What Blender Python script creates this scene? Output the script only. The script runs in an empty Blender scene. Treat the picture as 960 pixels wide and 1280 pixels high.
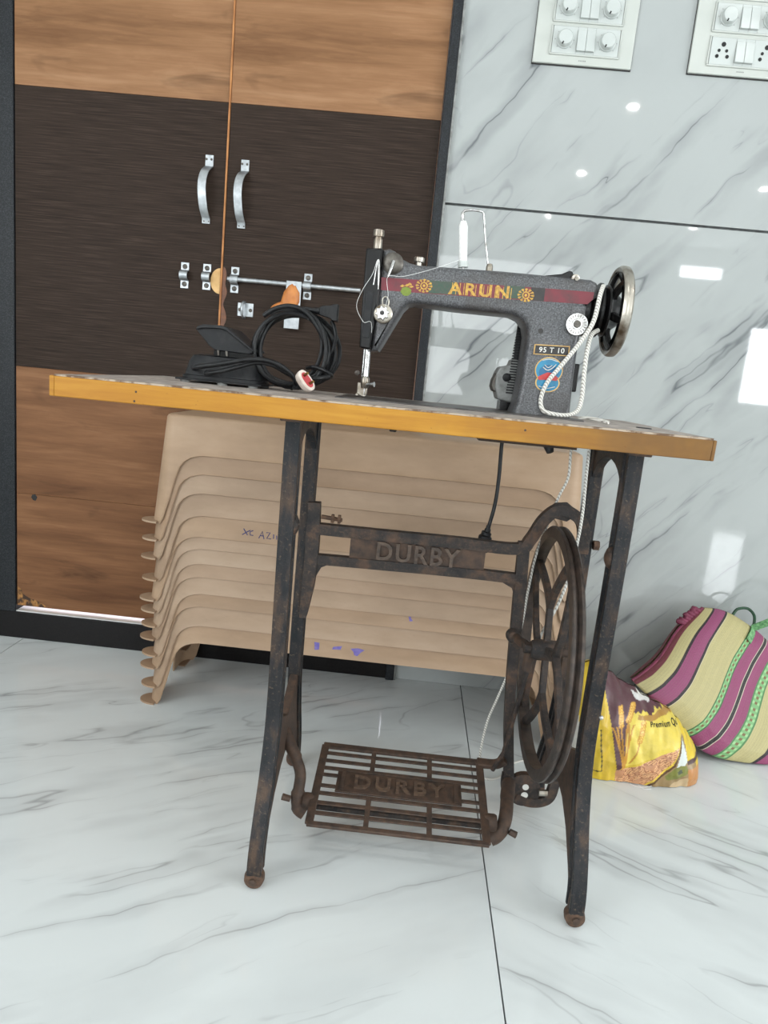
import bpy, bmesh, math, random
import numpy as np
from mathutils import Vector, Matrix, noise

random.seed(7)
scene = bpy.context.scene
col = scene.collection

# ------------------------------------------------------------------ camera
CAM = Vector((0.0, 0.0, 0.81))
PITCH, ROLL, YAW = math.radians(10.908), math.radians(5.539), math.radians(1.811)
fwd = Vector((-math.sin(YAW) * math.cos(PITCH), math.cos(YAW) * math.cos(PITCH), -math.sin(PITCH)))
r0 = Vector((math.cos(YAW), math.sin(YAW), 0.0))
u0 = r0.cross(fwd)
right = r0 * math.cos(ROLL) + u0 * math.sin(ROLL)
upv = -r0 * math.sin(ROLL) + u0 * math.cos(ROLL)
cd = bpy.data.cameras.new('camera')
cam = bpy.data.objects.new('camera', cd)
col.objects.link(cam)
M = Matrix((right, upv, -fwd)).transposed().to_4x4()
M.translation = CAM
cam.matrix_world = M
cd.sensor_fit = 'HORIZONTAL'
cd.sensor_width = 36.0
cd.lens = 873.59 / 960.0 * 36.0
cd.clip_start = 0.02
scene.camera = cam

# ------------------------------------------------------------------ world, lights, exposure
world = bpy.data.worlds.new('daylight')
scene.world = world
world.use_nodes = True
bg = world.node_tree.nodes['Background']
bg.inputs[0].default_value = (0.85, 0.92, 1.0, 1)
bg.inputs[1].default_value = 1.0


def area_light(name, loc, target, sx, sy, power, color):
    ld = bpy.data.lights.new(name, 'AREA')
    ld.shape = 'RECTANGLE'
    ld.size, ld.size_y = sx, sy
    ld.energy = power
    ld.color = color
    o = bpy.data.objects.new(name, ld)
    col.objects.link(o)
    o.location = loc
    d = Vector(target) - Vector(loc)
    o.rotation_euler = d.to_track_quat('-Z', 'Y').to_euler()
    return o


DAY = (0.93, 0.97, 1.0)
area_light('daylight_left_opening', (-2.46, -2.0, 1.45), (0, -2.0, 1.45), 3.0, 1.9, 112, DAY)
area_light('daylight_right_opening', (5.44, -1.4, 1.5), (0, -1.4, 1.5), 3.2, 2.0, 205, DAY)
area_light('daylight_rear_opening', (0.6, -6.4, 1.5), (0.6, 0, 1.5), 2.6, 2.0, 105, DAY)
area_light('daylight_rear_window', (4.65, -6.43, 1.43), (4.65, 0, 1.43), 0.44, 1.0, 55, DAY)
area_light('daylight_rear_vent', (3.62, -6.43, 2.58), (3.62, 0, 2.58), 0.54, 0.14, 9, DAY)
area_light('daylight_behind_doors', (-0.55, 2.35, 0.55), (-0.55, 1.8, 0.05), 1.6, 0.5, 26, (0.9, 0.88, 1.0))

scene.view_settings.view_transform = 'Standard'
scene.view_settings.look = 'None'
scene.view_settings.gamma = 1.0
scene.view_settings.use_curve_mapping = False
scene.view_settings.exposure = -0.42


# ------------------------------------------------------------------ material helpers
def lin(c):
    out = []
    for v in c[:3]:
        v /= 255.0
        out.append(v / 12.92 if v <= 0.04045 else ((v + 0.055) / 1.055) ** 2.4)
    return (out[0], out[1], out[2], 1.0)


class NT:
    def __init__(self, name):
        self.m = bpy.data.materials.new(name)
        self.m.use_nodes = True
        self.t = self.m.node_tree
        self.b = self.t.nodes['Principled BSDF']

    def n(self, typ, **kw):
        nd = self.t.nodes.new(typ)
        for k, v in kw.items():
            if k.startswith('i_'):
                key = k[2:]
                nd.inputs[int(key) if key.isdigit() else key].default_value = v
            else:
                setattr(nd, k, v)
        return nd

    def l(self, a, b):
        self.t.links.new(a, b)

    def coords(self, scale=(1, 1, 1), rot=(0, 0, 0), loc=(0, 0, 0), kind='Object'):
        tc = self.n('ShaderNodeTexCoord')
        mp = self.n('ShaderNodeMapping')
        mp.inputs['Scale'].default_value = scale
        mp.inputs['Rotation'].default_value = rot
        mp.inputs['Location'].default_value = loc
        self.l(tc.outputs[kind], mp.inputs['Vector'])
        return mp.outputs['Vector']

    def noise(self, vec, scale, detail=4, rough=0.55, dist=0.0):
        nd = self.n('ShaderNodeTexNoise')
        nd.inputs['Scale'].default_value = scale
        nd.inputs['Detail'].default_value = detail
        nd.inputs['Roughness'].default_value = rough
        nd.inputs['Distortion'].default_value = dist
        if vec is not None:
            self.l(vec, nd.inputs['Vector'])
        return nd

    def ramp(self, src, stops, interp='LINEAR'):
        nd = self.n('ShaderNodeValToRGB')
        nd.color_ramp.interpolation = interp
        e = nd.color_ramp.elements
        while len(e) > 1:
            e.remove(e[0])
        e[0].position, e[0].color = stops[0]
        for p, c in stops[1:]:
            x = e.new(p)
            x.color = c
        self.l(src, nd.inputs['Fac'])
        return nd.outputs['Color']

    def mix(self, fac, a, b, blend='MIX'):
        nd = self.n('ShaderNodeMix', data_type='RGBA', blend_type=blend)
        for s, v in ((nd.inputs[0], fac), (nd.inputs[6], a), (nd.inputs[7], b)):
            if isinstance(v, bpy.types.NodeSocket):
                self.l(v, s)
            else:
                s.default_value = v
        return nd.outputs[2]

    def math(self, op, a, b=0.0, c=0.0, clamp=False):
        nd = self.n('ShaderNodeMath', operation=op)
        nd.use_clamp = clamp
        for s, v in zip(nd.inputs, (a, b, c)):
            if isinstance(v, bpy.types.NodeSocket):
                self.l(v, s)
            else:
                s.default_value = v
        return nd.outputs[0]

    def maprange(self, v, a, b, c, d):
        nd = self.n('ShaderNodeMapRange')
        self.l(v, nd.inputs[0])
        for i, x in enumerate((a, b, c, d)):
            nd.inputs[i + 1].default_value = x
        return nd.outputs[0]

    def bump(self, height, strength=0.2, dist=0.002):
        nd = self.n('ShaderNodeBump')
        nd.inputs['Strength'].default_value = strength
        nd.inputs['Distance'].default_value = dist
        self.l(height, nd.inputs['Height'])
        self.l(nd.outputs[0], self.b.inputs['Normal'])

    def fin(self, colr=None, rough=0.5, metal=0.0, spec=0.5, coat=0.0):
        if colr is not None:
            if isinstance(colr, bpy.types.NodeSocket):
                self.l(colr, self.b.inputs['Base Color'])
            else:
                self.b.inputs['Base Color'].default_value = colr
        if isinstance(rough, bpy.types.NodeSocket):
            self.l(rough, self.b.inputs['Roughness'])
        else:
            self.b.inputs['Roughness'].default_value = rough
        self.b.inputs['Metallic'].default_value = metal
        self.b.inputs['Specular IOR Level'].default_value = spec
        self.b.inputs['Coat Weight'].default_value = coat
        return self.m


def mottled(name, c1, c2, scale=30, rough=0.5, metal=0.0, bump=0.0, spec=0.5, lo=0.35, hi=0.65, detail=5):
    t = NT(name)
    v = t.coords()
    nz = t.noise(v, scale, detail)
    c = t.ramp(nz.outputs['Fac'], [(lo, lin(c1)), (hi, lin(c2))])
    if bump:
        t.bump(nz.outputs['Fac'], bump, 0.002)
    return t.fin(c, rough, metal, spec)


def marble(name, plane, rot, seed, base, vein, rough, amount=1.0):
    """plane 'xz' for walls, 'xy' for floors; rot = vein direction in degrees"""
    t = NT(name)
    tc = t.n('ShaderNodeTexCoord')
    sep = t.n('ShaderNodeSeparateXYZ')
    t.l(tc.outputs['Object'], sep.inputs[0])
    cmb = t.n('ShaderNodeCombineXYZ')
    t.l(sep.outputs['X'], cmb.inputs[0])
    t.l(sep.outputs['Z' if plane == 'xz' else 'Y'], cmb.inputs[1])
    cmb.inputs[2].default_value = seed
    mp = t.n('ShaderNodeMapping')
    mp.inputs['Rotation'].default_value = (0, 0, math.radians(-rot))
    t.l(cmb.outputs[0], mp.inputs['Vector'])
    warp = t.noise(mp.outputs[0], 3.0, 4, 0.6)
    wv = t.n('ShaderNodeVectorMath', operation='SUBTRACT')
    t.l(warp.outputs['Color'], wv.inputs[0])
    wv.inputs[1].default_value = (0.5, 0.5, 0.5)
    ws = t.n('ShaderNodeVectorMath', operation='SCALE')
    t.l(wv.outputs[0], ws.inputs[0])
    ws.inputs['Scale'].default_value = 0.075
    wa = t.n('ShaderNodeVectorMath', operation='ADD')
    t.l(mp.outputs[0], wa.inputs[0])
    t.l(ws.outputs[0], wa.inputs[1])

    def veins(scl, nscale, width, soft, m_lo, m_hi, off):
        m2 = t.n('ShaderNodeMapping')
        m2.inputs['Scale'].default_value = scl
        m2.inputs['Location'].default_value = off
        t.l(wa.outputs[0], m2.inputs['Vector'])
        nz = t.noise(m2.outputs[0], nscale, 3.5, 0.5)
        d = t.math('ABSOLUTE', t.math('SUBTRACT', nz.outputs['Fac'], 0.5))
        thin = t.maprange(d, 0.0, width, 1.0, 0.0)
        haze = t.maprange(d, 0.0, soft, 0.36, 0.0)
        m3 = t.n('ShaderNodeMapping')
        m3.inputs['Scale'].default_value = (1.2, 3.0, 1)
        m3.inputs['Location'].default_value = (off[1] + 3.1, off[0] - 1.7, 0)
        t.l(wa.outputs[0], m3.inputs['Vector'])
        mk = t.noise(m3.outputs[0], 2.6, 3, 0.6)
        mask = t.maprange(mk.outputs['Fac'], m_lo, m_hi, 0.0, 1.0)
        both = t.math('MAXIMUM', t.math('MULTIPLY', thin, 0.95), haze)
        return t.math('MULTIPLY', both, mask)

    v1 = veins((0.40, 3.6, 1), 1.6, 0.010, 0.07, 0.44, 0.58, (0.3, 0.1, 0))
    v2 = veins((0.6, 5.0, 1), 2.0, 0.006, 0.05, 0.52, 0.68, (4.3, 2.1, 0))
    v3 = veins((0.7, 2.0, 1), 1.1, 0.004, 0.11, 0.42, 0.75, (9.3, 5.1, 0))
    tot = t.math('MAXIMUM', t.math('MAXIMUM', v1, v2), v3)
    tot = t.math('MULTIPLY', tot, amount, clamp=True)
    cl = t.noise(mp.outputs[0], 1.6, 3, 0.5)
    basec = t.ramp(cl.outputs['Fac'], [(0.3, lin([x * 0.965 for x in base])), (0.7, lin(base))])
    c = t.mix(tot, basec, lin(vein))
    return t.fin(c, rough, 0, 0.5)


def wood(name, cols, gscale, knots, rough, zoff=0.0):
    """laminate wood, grain along X, shown on an XZ face"""
    t = NT(name)
    v = t.coords(scale=(1.0, 1.0, 9.0), loc=(0, 0, zoff))
    wv = t.noise(v, 1.6, 3, 0.6)
    vv = t.n('ShaderNodeVectorMath', operation='SCALE')
    t.l(wv.outputs['Color'], vv.inputs[0])
    vv.inputs['Scale'].default_value = 0.9
    va = t.n('ShaderNodeVectorMath', operation='ADD')
    t.l(v, va.inputs[0])
    t.l(vv.outputs[0], va.inputs[1])
    g1 = t.noise(va.outputs[0], gscale, 6, 0.62)
    c = t.ramp(g1.outputs['Fac'], [(0.28, lin(cols[0])), (0.45, lin(cols[1])), (0.58, lin(cols[2])), (0.72, lin(cols[3]))])
    v2 = t.coords(scale=(3.0, 3.0, 90.0))
    g2 = t.noise(v2, 2.5, 3, 0.6)
    c = t.mix(t.maprange(g2.outputs['Fac'], 0.35, 0.75, 0.0, 0.30), c, lin(cols[0]))
    if knots:
        v3 = t.coords(scale=(1.6, 1.6, 4.2), loc=(0.31, 0, 0.63 + zoff))
        k = t.noise(v3, 2.0, 4, 0.65, 0.8)
        c = t.mix(t.maprange(k.outputs['Fac'], 0.60, 0.76, 0.0, 0.62), c, lin([x * 0.55 for x in cols[0]]))
    t.bump(g2.outputs['Fac'], 0.08, 0.001)
    return t.fin(c, rough, 0, 0.15)


MAT = {}
MAT['wall_marble'] = marble('wall_marble', 'xz', 49, 3.7, (171, 175, 174), (74, 78, 84), 0.03, 0.88)
MAT['floor_marble_a'] = marble('floor_marble_left', 'xy', 30, 11.2, (222, 227, 227), (112, 112, 116), 0.07, 0.62)
MAT['floor_marble_b'] = marble('floor_marble_right', 'xy', -28, 5.9, (222, 227, 227), (112, 112, 116), 0.07, 0.62)
MAT['grout'] = mottled('dark_grout', (95, 98, 98), (70, 70, 70), 60, 0.8)
MAT['floor_grout'] = mottled('floor_grout', (70, 62, 55), (45, 42, 40), 60, 0.8)
MAT['paint'] = mottled('white_paint', (225, 226, 224), (215, 217, 215), 4, 0.7)
MAT['ceiling'] = mottled('white_ceiling_paint', (232, 232, 230), (226, 226, 224), 3, 0.8)
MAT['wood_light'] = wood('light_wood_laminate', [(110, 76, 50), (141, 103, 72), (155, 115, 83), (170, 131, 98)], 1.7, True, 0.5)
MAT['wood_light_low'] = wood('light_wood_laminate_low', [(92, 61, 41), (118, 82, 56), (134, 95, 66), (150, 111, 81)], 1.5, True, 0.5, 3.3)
MAT['wood_edge'] = mottled('raw_wood_edge', (190, 130, 75), (150, 95, 50), 20, 0.6)
MAT['granite'] = mottled('black_speckled_granite', (22, 24, 27), (54, 58, 63), 420, 0.4, spec=0.25, lo=0.45, hi=0.72)
MAT['granite_dark'] = mottled('black_granite', (12, 11, 12), (24, 21, 21), 200, 0.3, spec=0.2)

t = NT('dark_wenge_laminate')
v = t.coords(scale=(4, 4, 150))
g = t.noise(v, 2.2, 4, 0.6)
v2 = t.coords(scale=(1, 1, 2))
g2 = t.noise(v2, 2.0, 3)
c = t.ramp(g.outputs['Fac'], [(0.3, lin((36, 27, 22))), (0.55, lin((53, 42, 35))), (0.75, lin((74, 60, 52)))])
c = t.mix(t.maprange(g2.outputs['Fac'], 0.35, 0.7, 0.0, 0.22), c, lin((62, 50, 43)))
t.bump(g.outputs['Fac'], 0.25, 0.001)
MAT['wood_dark'] = t.fin(c, 0.55, 0, 0.12)

t = NT('yellow_varnished_wood_edge')
v = t.coords(scale=(2.2, 2.2, 30))
g = t.noise(v, 3.0, 5, 0.6, 0.6)
g2 = t.noise(t.coords(), 160, 3)
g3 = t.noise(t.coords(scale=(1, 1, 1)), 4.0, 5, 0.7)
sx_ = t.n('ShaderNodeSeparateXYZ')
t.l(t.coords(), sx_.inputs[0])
wear_and_shade = t.maprange(t.math('ADD', sx_.outputs['X'], t.math('MULTIPLY', g3.outputs['Fac'], 0.55)), 0.22, 0.56, 0.0, 0.9)  # scuffs, plus light falloff painted as darkening toward the right end
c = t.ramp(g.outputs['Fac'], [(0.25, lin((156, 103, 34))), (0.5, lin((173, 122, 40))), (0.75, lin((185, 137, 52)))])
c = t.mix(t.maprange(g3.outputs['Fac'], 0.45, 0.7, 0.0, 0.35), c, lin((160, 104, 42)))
c = t.mix(wear_and_shade, c, lin((108, 78, 46)))
c = t.mix(t.maprange(g2.outputs['Fac'], 0.68, 0.76, 0.0, 0.6), c, lin((110, 66, 30)))
MAT['table_edge'] = t.fin(c, 0.45, 0, 0.25)
MAT['table_top'] = mottled('grey_laminate_top', (186, 176, 168), (140, 130, 124), 45, 0.6, spec=0.2)
MAT['table_lip'] = mottled('worn_pale_lip', (168, 152, 134), (96, 72, 52), 60, 0.6, lo=0.45, hi=0.6)
MAT['ply'] = mottled('table_underside_board', (70, 52, 40), (48, 36, 28), 30, 0.8)

# rusty cast iron
t = NT('rusty_cast_iron')
v = t.coords()
n1 = t.noise(v, 26, 6, 0.65)
n2 = t.noise(v, 190, 4, 0.6)
c = t.ramp(n1.outputs['Fac'], [(0.34, lin((33, 32, 33))), (0.5, lin((52, 46, 43))), (0.66, lin((90, 68, 54)))])
c = t.mix(t.maprange(n2.outputs['Fac'], 0.55, 0.75, 0.0, 0.55), c, lin((108, 84, 68)))
t.bump(n2.outputs['Fac'], 0.5, 0.002)
MAT['iron'] = t.fin(c, 0.62, 0.15, 0.4)
t = NT('dark_blue_black_iron')
v = t.coords(scale=(1, 1, 0.35))
n1 = t.noise(v, 34, 6, 0.65)
n2 = t.noise(t.coords(), 210, 4, 0.6)
c = t.ramp(n1.outputs['Fac'], [(0.36, lin((20, 23, 27))), (0.50, lin((35, 35, 37))), (0.66, lin((76, 60, 49)))])
c = t.mix(t.maprange(n2.outputs['Fac'], 0.58, 0.76, 0.0, 0.6), c, lin((120, 100, 84)))
t.bump(n2.outputs['Fac'], 0.45, 0.002)
MAT['iron_leg'] = t.fin(c, 0.5, 0.15, 0.35)
MAT['iron_brown'] = mottled('brown_rusted_iron', (84, 64, 51), (52, 43, 38), 70, 0.7, 0.1, 0.5, lo=0.35, hi=0.68, detail=7)
MAT['rust'] = mottled('brown_rust', (98, 74, 57), (70, 53, 43), 120, 0.8, 0.1, 0.4)
MAT['iron_rail'] = mottled('worn_wheel_rim', (74, 62, 55), (46, 41, 38), 60, 0.42, 0.3, 0.2)

t = NT('hammered_grey_enamel')
v = t.coords()
n1 = t.noise(v, 420, 3, 0.6)
n2 = t.noise(v, 16, 5, 0.6)
c = t.ramp(n1.outputs['Fac'], [(0.35, lin((56, 56, 58))), (0.6, lin((98, 99, 102))), (0.75, lin((132, 132, 135)))])
c = t.mix(t.maprange(n2.outputs['Fac'], 0.48, 0.7, 0.0, 0.6), c, lin((66, 60, 56)))
MAT['enamel'] = t.fin(c, 0.36, 0.1, 0.5)
MAT['black_gloss'] = mottled('worn_black_gloss', (8, 8, 9), (18, 17, 17), 60, 0.25, spec=0.25)
MAT['black_plastic'] = mottled('dusty_black_plastic', (20, 21, 24), (46, 46, 47), 60, 0.5, spec=0.35, lo=0.45, hi=0.78)
MAT['black_rubber'] = mottled('black_rubber_cable', (15, 16, 18), (30, 31, 33), 90, 0.42, spec=0.35)
MAT['chrome'] = mottled('worn_chrome', (205, 205, 205), (150, 148, 145), 120, 0.25, 1.0)
MAT['steel'] = mottled('zinc_plated_steel', (190, 194, 197), (160, 164, 168), 60, 0.33, 0.85)
MAT['dark_steel'] = mottled('dull_screw_steel', (110, 106, 100), (75, 70, 66), 90, 0.45, 0.8)
MAT['nickel'] = mottled('tarnished_nickel', (176, 170, 160), (96, 82, 66), 40, 0.3, 0.9, lo=0.42, hi=0.7)
MAT['grey_case'] = mottled('grey_cast_case', (150, 152, 150), (112, 112, 110), 60, 0.5, 0.2)
MAT['maroon'] = mottled('worn_maroon_stripe', (112, 34, 46), (82, 40, 44), 60, 0.42, lo=0.45, hi=0.75)
MAT['dark_green'] = mottled('faded_green_transfer', (44, 74, 58), (66, 72, 62), 180, 0.45)
MAT['gold'] = mottled('faded_gold_transfer', (205, 164, 62), (160, 118, 52), 220, 0.42)
MAT['gold_bright'] = mottled('gold_trim', (212, 178, 110), (190, 150, 90), 120, 0.4, 0.2)
MAT['badge_blue'] = mottled('enamel_blue', (30, 118, 158), (40, 136, 172), 120, 0.35)
MAT['badge_red'] = mottled('enamel_red', (196, 52, 50), (176, 44, 46), 120, 0.35)
MAT['badge_black'] = mottled('plate_black', (26, 24, 24), (40, 36, 34), 120, 0.4)
MAT['leaf_green'] = mottled('lime_transfer', (116, 136, 34), (100, 118, 30), 200, 0.42)
MAT['white_print'] = mottled('white_print', (225, 224, 218), (205, 204, 198), 100, 0.5)
MAT['thread'] = mottled('white_thread', (240, 240, 238), (222, 222, 220), 300, 0.8)
MAT['rope'] = None
t = NT('twisted_white_cord')
v = t.coords()
w = t.n('ShaderNodeTexWave', wave_type='BANDS', bands_direction='DIAGONAL')
w.inputs['Scale'].default_value = 110
t.l(v, w.inputs['Vector'])
c = t.ramp(w.outputs['Fac'], [(0.0, lin((150, 146, 138))), (0.35, lin((215, 212, 204))), (1.0, lin((232, 230, 224)))])
t.bump(w.outputs['Fac'], 0.5, 0.001)
MAT['rope'] = t.fin(c, 0.75)

t = NT('beige_plastic')
oi = t.n('ShaderNodeObjectInfo')
v = t.coords(scale=(1, 1, 3))
va = t.n('ShaderNodeVectorMath', operation='ADD')
t.l(v, va.inputs[0])
sc_ = t.n('ShaderNodeVectorMath', operation='SCALE')
cx = t.n('ShaderNodeCombineXYZ')
t.l(oi.outputs['Random'], cx.inputs[0])
t.l(oi.outputs['Random'], cx.inputs[2])
t.l(cx.outputs[0], sc_.inputs[0])
sc_.inputs['Scale'].default_value = 31.0
t.l(sc_.outputs[0], va.inputs[1])
n1 = t.noise(va.outputs[0], 4.5, 5, 0.6)
n2 = t.noise(va.outputs[0], 60, 4, 0.7)
c = t.ramp(n1.outputs['Fac'], [(0.3, lin((157, 133, 112))), (0.55, lin((172, 147, 125))), (0.75, lin((181, 157, 136)))])
hue = t.ramp(oi.outputs['Random'], [(0.0, lin((255, 250, 240))), (0.5, lin((246, 240, 232))), (1.0, lin((255, 255, 252)))])
c = t.mix(1.0, c, hue, 'MULTIPLY')
c = t.mix(t.maprange(n2.outputs['Fac'], 0.6, 0.82, 0.0, 0.35), c, lin((132, 112, 92)))
MAT['beige'] = t.fin(c, 0.48, 0, 0.4)
MAT['ink'] = mottled('blue_pen_ink', (52, 56, 110), (70, 72, 120), 200, 0.6)
MAT['purple_stain'] = mottled('purple_stain', (104, 92, 170), (128, 116, 176), 120, 0.6)
MAT['switch_plate'] = mottled('ivory_white_plastic', (194, 197, 191), (188, 192, 186), 10, 0.28)
MAT['switch_white'] = mottled('white_switch_plastic', (196, 201, 198), (190, 195, 192), 10, 0.22)
MAT['socket_dark'] = mottled('socket_hole_dark', (26, 26, 26), (18, 18, 18), 50, 0.6)
MAT['grey_print'] = mottled('grey_print', (150, 152, 150), (135, 137, 135), 50, 0.6)
MAT['plug_white'] = mottled('white_plug_plastic', (226, 214, 204), (206, 190, 178), 80, 0.4)
MAT['plug_red'] = mottled('red_plug_face', (196, 70, 74), (176, 56, 62), 100, 0.45)
MAT['brass'] = mottled('brass_pins', (150, 120, 70), (110, 86, 52), 100, 0.35, 0.9)
MAT['orange_tape'] = mottled('orange_brown_tape', (206, 134, 70), (184, 108, 50), 45, 0.45, 0, 0.5)
MAT['bare_wood'] = mottled('bare_pale_wood', (222, 182, 124), (200, 156, 98), 40, 0.6)
MAT['stain'] = mottled('rubbed_brown_stain', (124, 76, 48), (92, 60, 44), 50, 0.5)
MAT['green_strap'] = mottled('green_woven_strap', (128, 180, 124), (70, 120, 76), 160, 0.6)
MAT['dark_green_strap'] = mottled('dark_green_strap', (44, 84, 58), (34, 62, 44), 90, 0.6)
MAT['maroon_cloth'] = mottled('maroon_piping', (124, 50, 76), (96, 38, 58), 60, 0.7)


def attr_mat(name, rough, bump_scale, bump, spec=0.4):
    t = NT(name)
    a = t.n('ShaderNodeVertexColor')
    a.layer_name = 'print'
    nz = t.noise(t.coords(), bump_scale, 4, 0.6)
    c = t.mix(t.maprange(nz.outputs['Fac'], 0.4, 0.75, 0.0, 0.16), a.outputs['Color'], (0.2, 0.18, 0.14, 1))
    t.bump(nz.outputs['Fac'], bump, 0.004)
    return t.fin(c, rough, 0, spec)


MAT['sack'] = attr_mat('printed_plastic_sack', 0.33, 42, 0.5, 0.5)
MAT['weave'] = attr_mat('woven_plastic_bag', 0.5, 260, 0.35)


def emit(name, color, strength):
    t = NT(name)
    t.b.inputs['Base Color'].default_value = (0.8, 0.8, 0.8, 1)
    t.b.inputs['Emission Color'].default_value = color
    t.b.inputs['Emission Strength'].default_value = strength
    return t.m


MAT['led'] = emit('led_diffuser', (1, 0.98, 0.95, 1), 600.0)


# ------------------------------------------------------------------ mesh helpers
class MB:
    def __init__(self, org=(0, 0, 0)):
        self.v, self.f, self.o = [], [], Vector(org)

    def add(self, vs, fs):
        k = len(self.v)
        self.v += [Vector(p) - self.o for p in vs]
        self.f += [tuple(i + k for i in f) for f in fs]
        return self

    def box(self, a, b):
        x0, y0, z0 = a
        x1, y1, z1 = b
        vs = [(x0, y0, z0), (x1, y0, z0), (x1, y1, z0), (x0, y1, z0), (x0, y0, z1), (x1, y0, z1), (x1, y1, z1), (x0, y1, z1)]
        return self.add(vs, [(0, 3, 2, 1), (4, 5, 6, 7), (0, 1, 5, 4), (1, 2, 6, 5), (2, 3, 7, 6), (3, 0, 4, 7)])

    def beam(self, p0, p1, w, h, up=(0, 0, 1)):
        """rectangular bar from p0 to p1, w across, h along up"""
        p0, p1, up = Vector(p0), Vector(p1), Vector(up)
        d = (p1 - p0).normalized()
        s = d.cross(up).normalized()
        u = s.cross(d).normalized()
        vs = []
        for p in (p0, p1):
            for a, b in ((-1, -1), (1, -1), (1, 1), (-1, 1)):
                vs.append(p + s * a * w / 2 + u * b * h / 2)
        return self.add(vs, [(0, 1, 2, 3), (7, 6, 5, 4), (0, 4, 5, 1), (1, 5, 6, 2), (2, 6, 7, 3), (3, 7, 4, 0)])

    def tube(self, path, r, n=10, closed=False, caps=True):
        P = [Vector(p) for p in path]
        m = len(P)
        R = r if isinstance(r, (list, tuple)) else [r] * m
        prev = None
        rings = []
        for i in range(m):
            a = P[(i - 1) % m] if (closed or i > 0) else P[i]
            b = P[(i + 1) % m] if (closed or i < m - 1) else P[i]
            d = (b - a).normalized()
            if prev is None:
                h = Vector((0, 0, 1)) if abs(d.z) < 0.9 else Vector((1, 0, 0))
                s = d.cross(h).normalized()
            else:
                s = (prev - d * prev.dot(d)).normalized()
            prev = s
            u = d.cross(s)
            rings.append([P[i] + (s * math.cos(2 * math.pi * k / n) + u * math.sin(2 * math.pi * k / n)) * R[i] for k in range(n)])
        vs = [p for rg in rings for p in rg]
        fs = []
        for i in range(m if closed else m - 1):
            j = (i + 1) % m
            for k in range(n):
                q = (k + 1) % n
                fs.append((i * n + k, i * n + q, j * n + q, j * n + k))
        if caps and not closed:
            fs.append(tuple(range(n))[::-1])
            fs.append(tuple((m - 1) * n + k for k in range(n)))
        return self.add(vs, fs)

    def cyl(self, p0, p1, r0, r1=None, n=24):
        return self.tube([p0, p1], [r0, r0 if r1 is None else r1], n)

    def lathe(self, c, axis, prof, n=32):
        """prof: (radius, height along axis); closed at ends when radius 0"""
        c, ax = Vector(c), Vector(axis).normalized()
        h = Vector((0, 0, 1)) if abs(ax.z) < 0.9 else Vector((1, 0, 0))
        s = ax.cross(h).normalized()
        u = ax.cross(s)
        vs, fs = [], []
        m = len(prof)
        for r, z in prof:
            for k in range(n):
                a = 2 * math.pi * k / n
                vs.append(c + ax * z + (s * math.cos(a) + u * math.sin(a)) * max(r, 1e-5))
        for i in range(m - 1):
            for k in range(n):
                q = (k + 1) % n
                fs.append((i * n + k, i * n + q, (i + 1) * n + q, (i + 1) * n + k))
        return self.add(vs, fs)

    def prism(self, poly, axis, a, b):
        mk = {'x': lambda p, t: (t, p[0], p[1]), 'y': lambda p, t: (p[0], t, p[1]), 'z': lambda p, t: (p[0], p[1], t)}[axis]
        n = len(poly)
        vs = [mk(p, a) for p in poly] + [mk(p, b) for p in poly]
        fs = [tuple(range(n)), tuple(range(2 * n - 1, n - 1, -1))]
        for i in range(n):
            j = (i + 1) % n
            fs.append((i, i + n, j + n, j))
        return self.add(vs, fs)

    def sweep(self, path, prof, side):
        """sweep a closed profile [(s, t)] along path; s along 'side' vector, t along side x tangent"""
        P = [Vector(p) for p in path]
        side = Vector(side).normalized()
        m, n = len(P), len(prof)
        vs, fs = [], []
        for i in range(m):
            d = (P[min(i + 1, m - 1)] - P[max(i - 1, 0)]).normalized()
            nrm = side.cross(d).normalized()
            for s, t_ in prof:
                vs.append(P[i] + side * s + nrm * t_)
        for i in range(m - 1):
            for k in range(n):
                q = (k + 1) % n
                fs.append((i * n + k, i * n + q, (i + 1) * n + q, (i + 1) * n + k))
        fs.append(tuple(range(n))[::-1])
        fs.append(tuple((m - 1) * n + k for k in range(n)))
        return self.add(vs, fs)

    def ball(self, c, r, n=16, sq=(1, 1, 1)):
        c = Vector(c)
        vs, fs = [], []
        m = n // 2
        for i in range(m + 1):
            a = math.pi * i / m
            for k in range(n):
                b = 2 * math.pi * k / n
                vs.append(c + Vector((r * sq[0] * math.sin(a) * math.cos(b), r * sq[1] * math.sin(a) * math.sin(b), r * sq[2] * math.cos(a))))
        for i in range(m):
            for k in range(n):
                q = (k + 1) % n
                fs.append((i * n + k, (i + 1) * n + k, (i + 1) * n + q, i * n + q))
        return self.add(vs, fs)

    def build(self, name, mat, parent=None, bevel=0.0, seg=2, angle=38, weld=True):
        me = bpy.data.meshes.new(name)
        me.from_pydata([tuple(p) for p in self.v], [], self.f)
        bm = bmesh.new()
        bm.from_mesh(me)
        if weld:
            bmesh.ops.remove_doubles(bm, verts=bm.verts, dist=1e-5)
        bmesh.ops.recalc_face_normals(bm, faces=bm.faces)
        bm.to_mesh(me)
        bm.free()
        me.shade_smooth()
        me.set_sharp_from_angle(angle=math.radians(angle))
        me.materials.append(MAT[mat] if isinstance(mat, str) else mat)
        o = bpy.data.objects.new(name, me)
        col.objects.link(o)
        if parent is not None:
            o.parent = parent
        if bevel > 0:
            md = o.modifiers.new('bevel', 'BEVEL')
            md.width = bevel
            md.segments = seg
            md.limit_method = 'ANGLE'
            md.angle_limit = math.radians(40)
            md.harden_normals = False
        return o


def tag(o, label, cat=None, group=None, kind=None):
    o['label'] = label
    if cat:
        o['category'] = cat
    if group:
        o['group'] = group
    if kind:
        o['kind'] = kind
    return o


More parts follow.
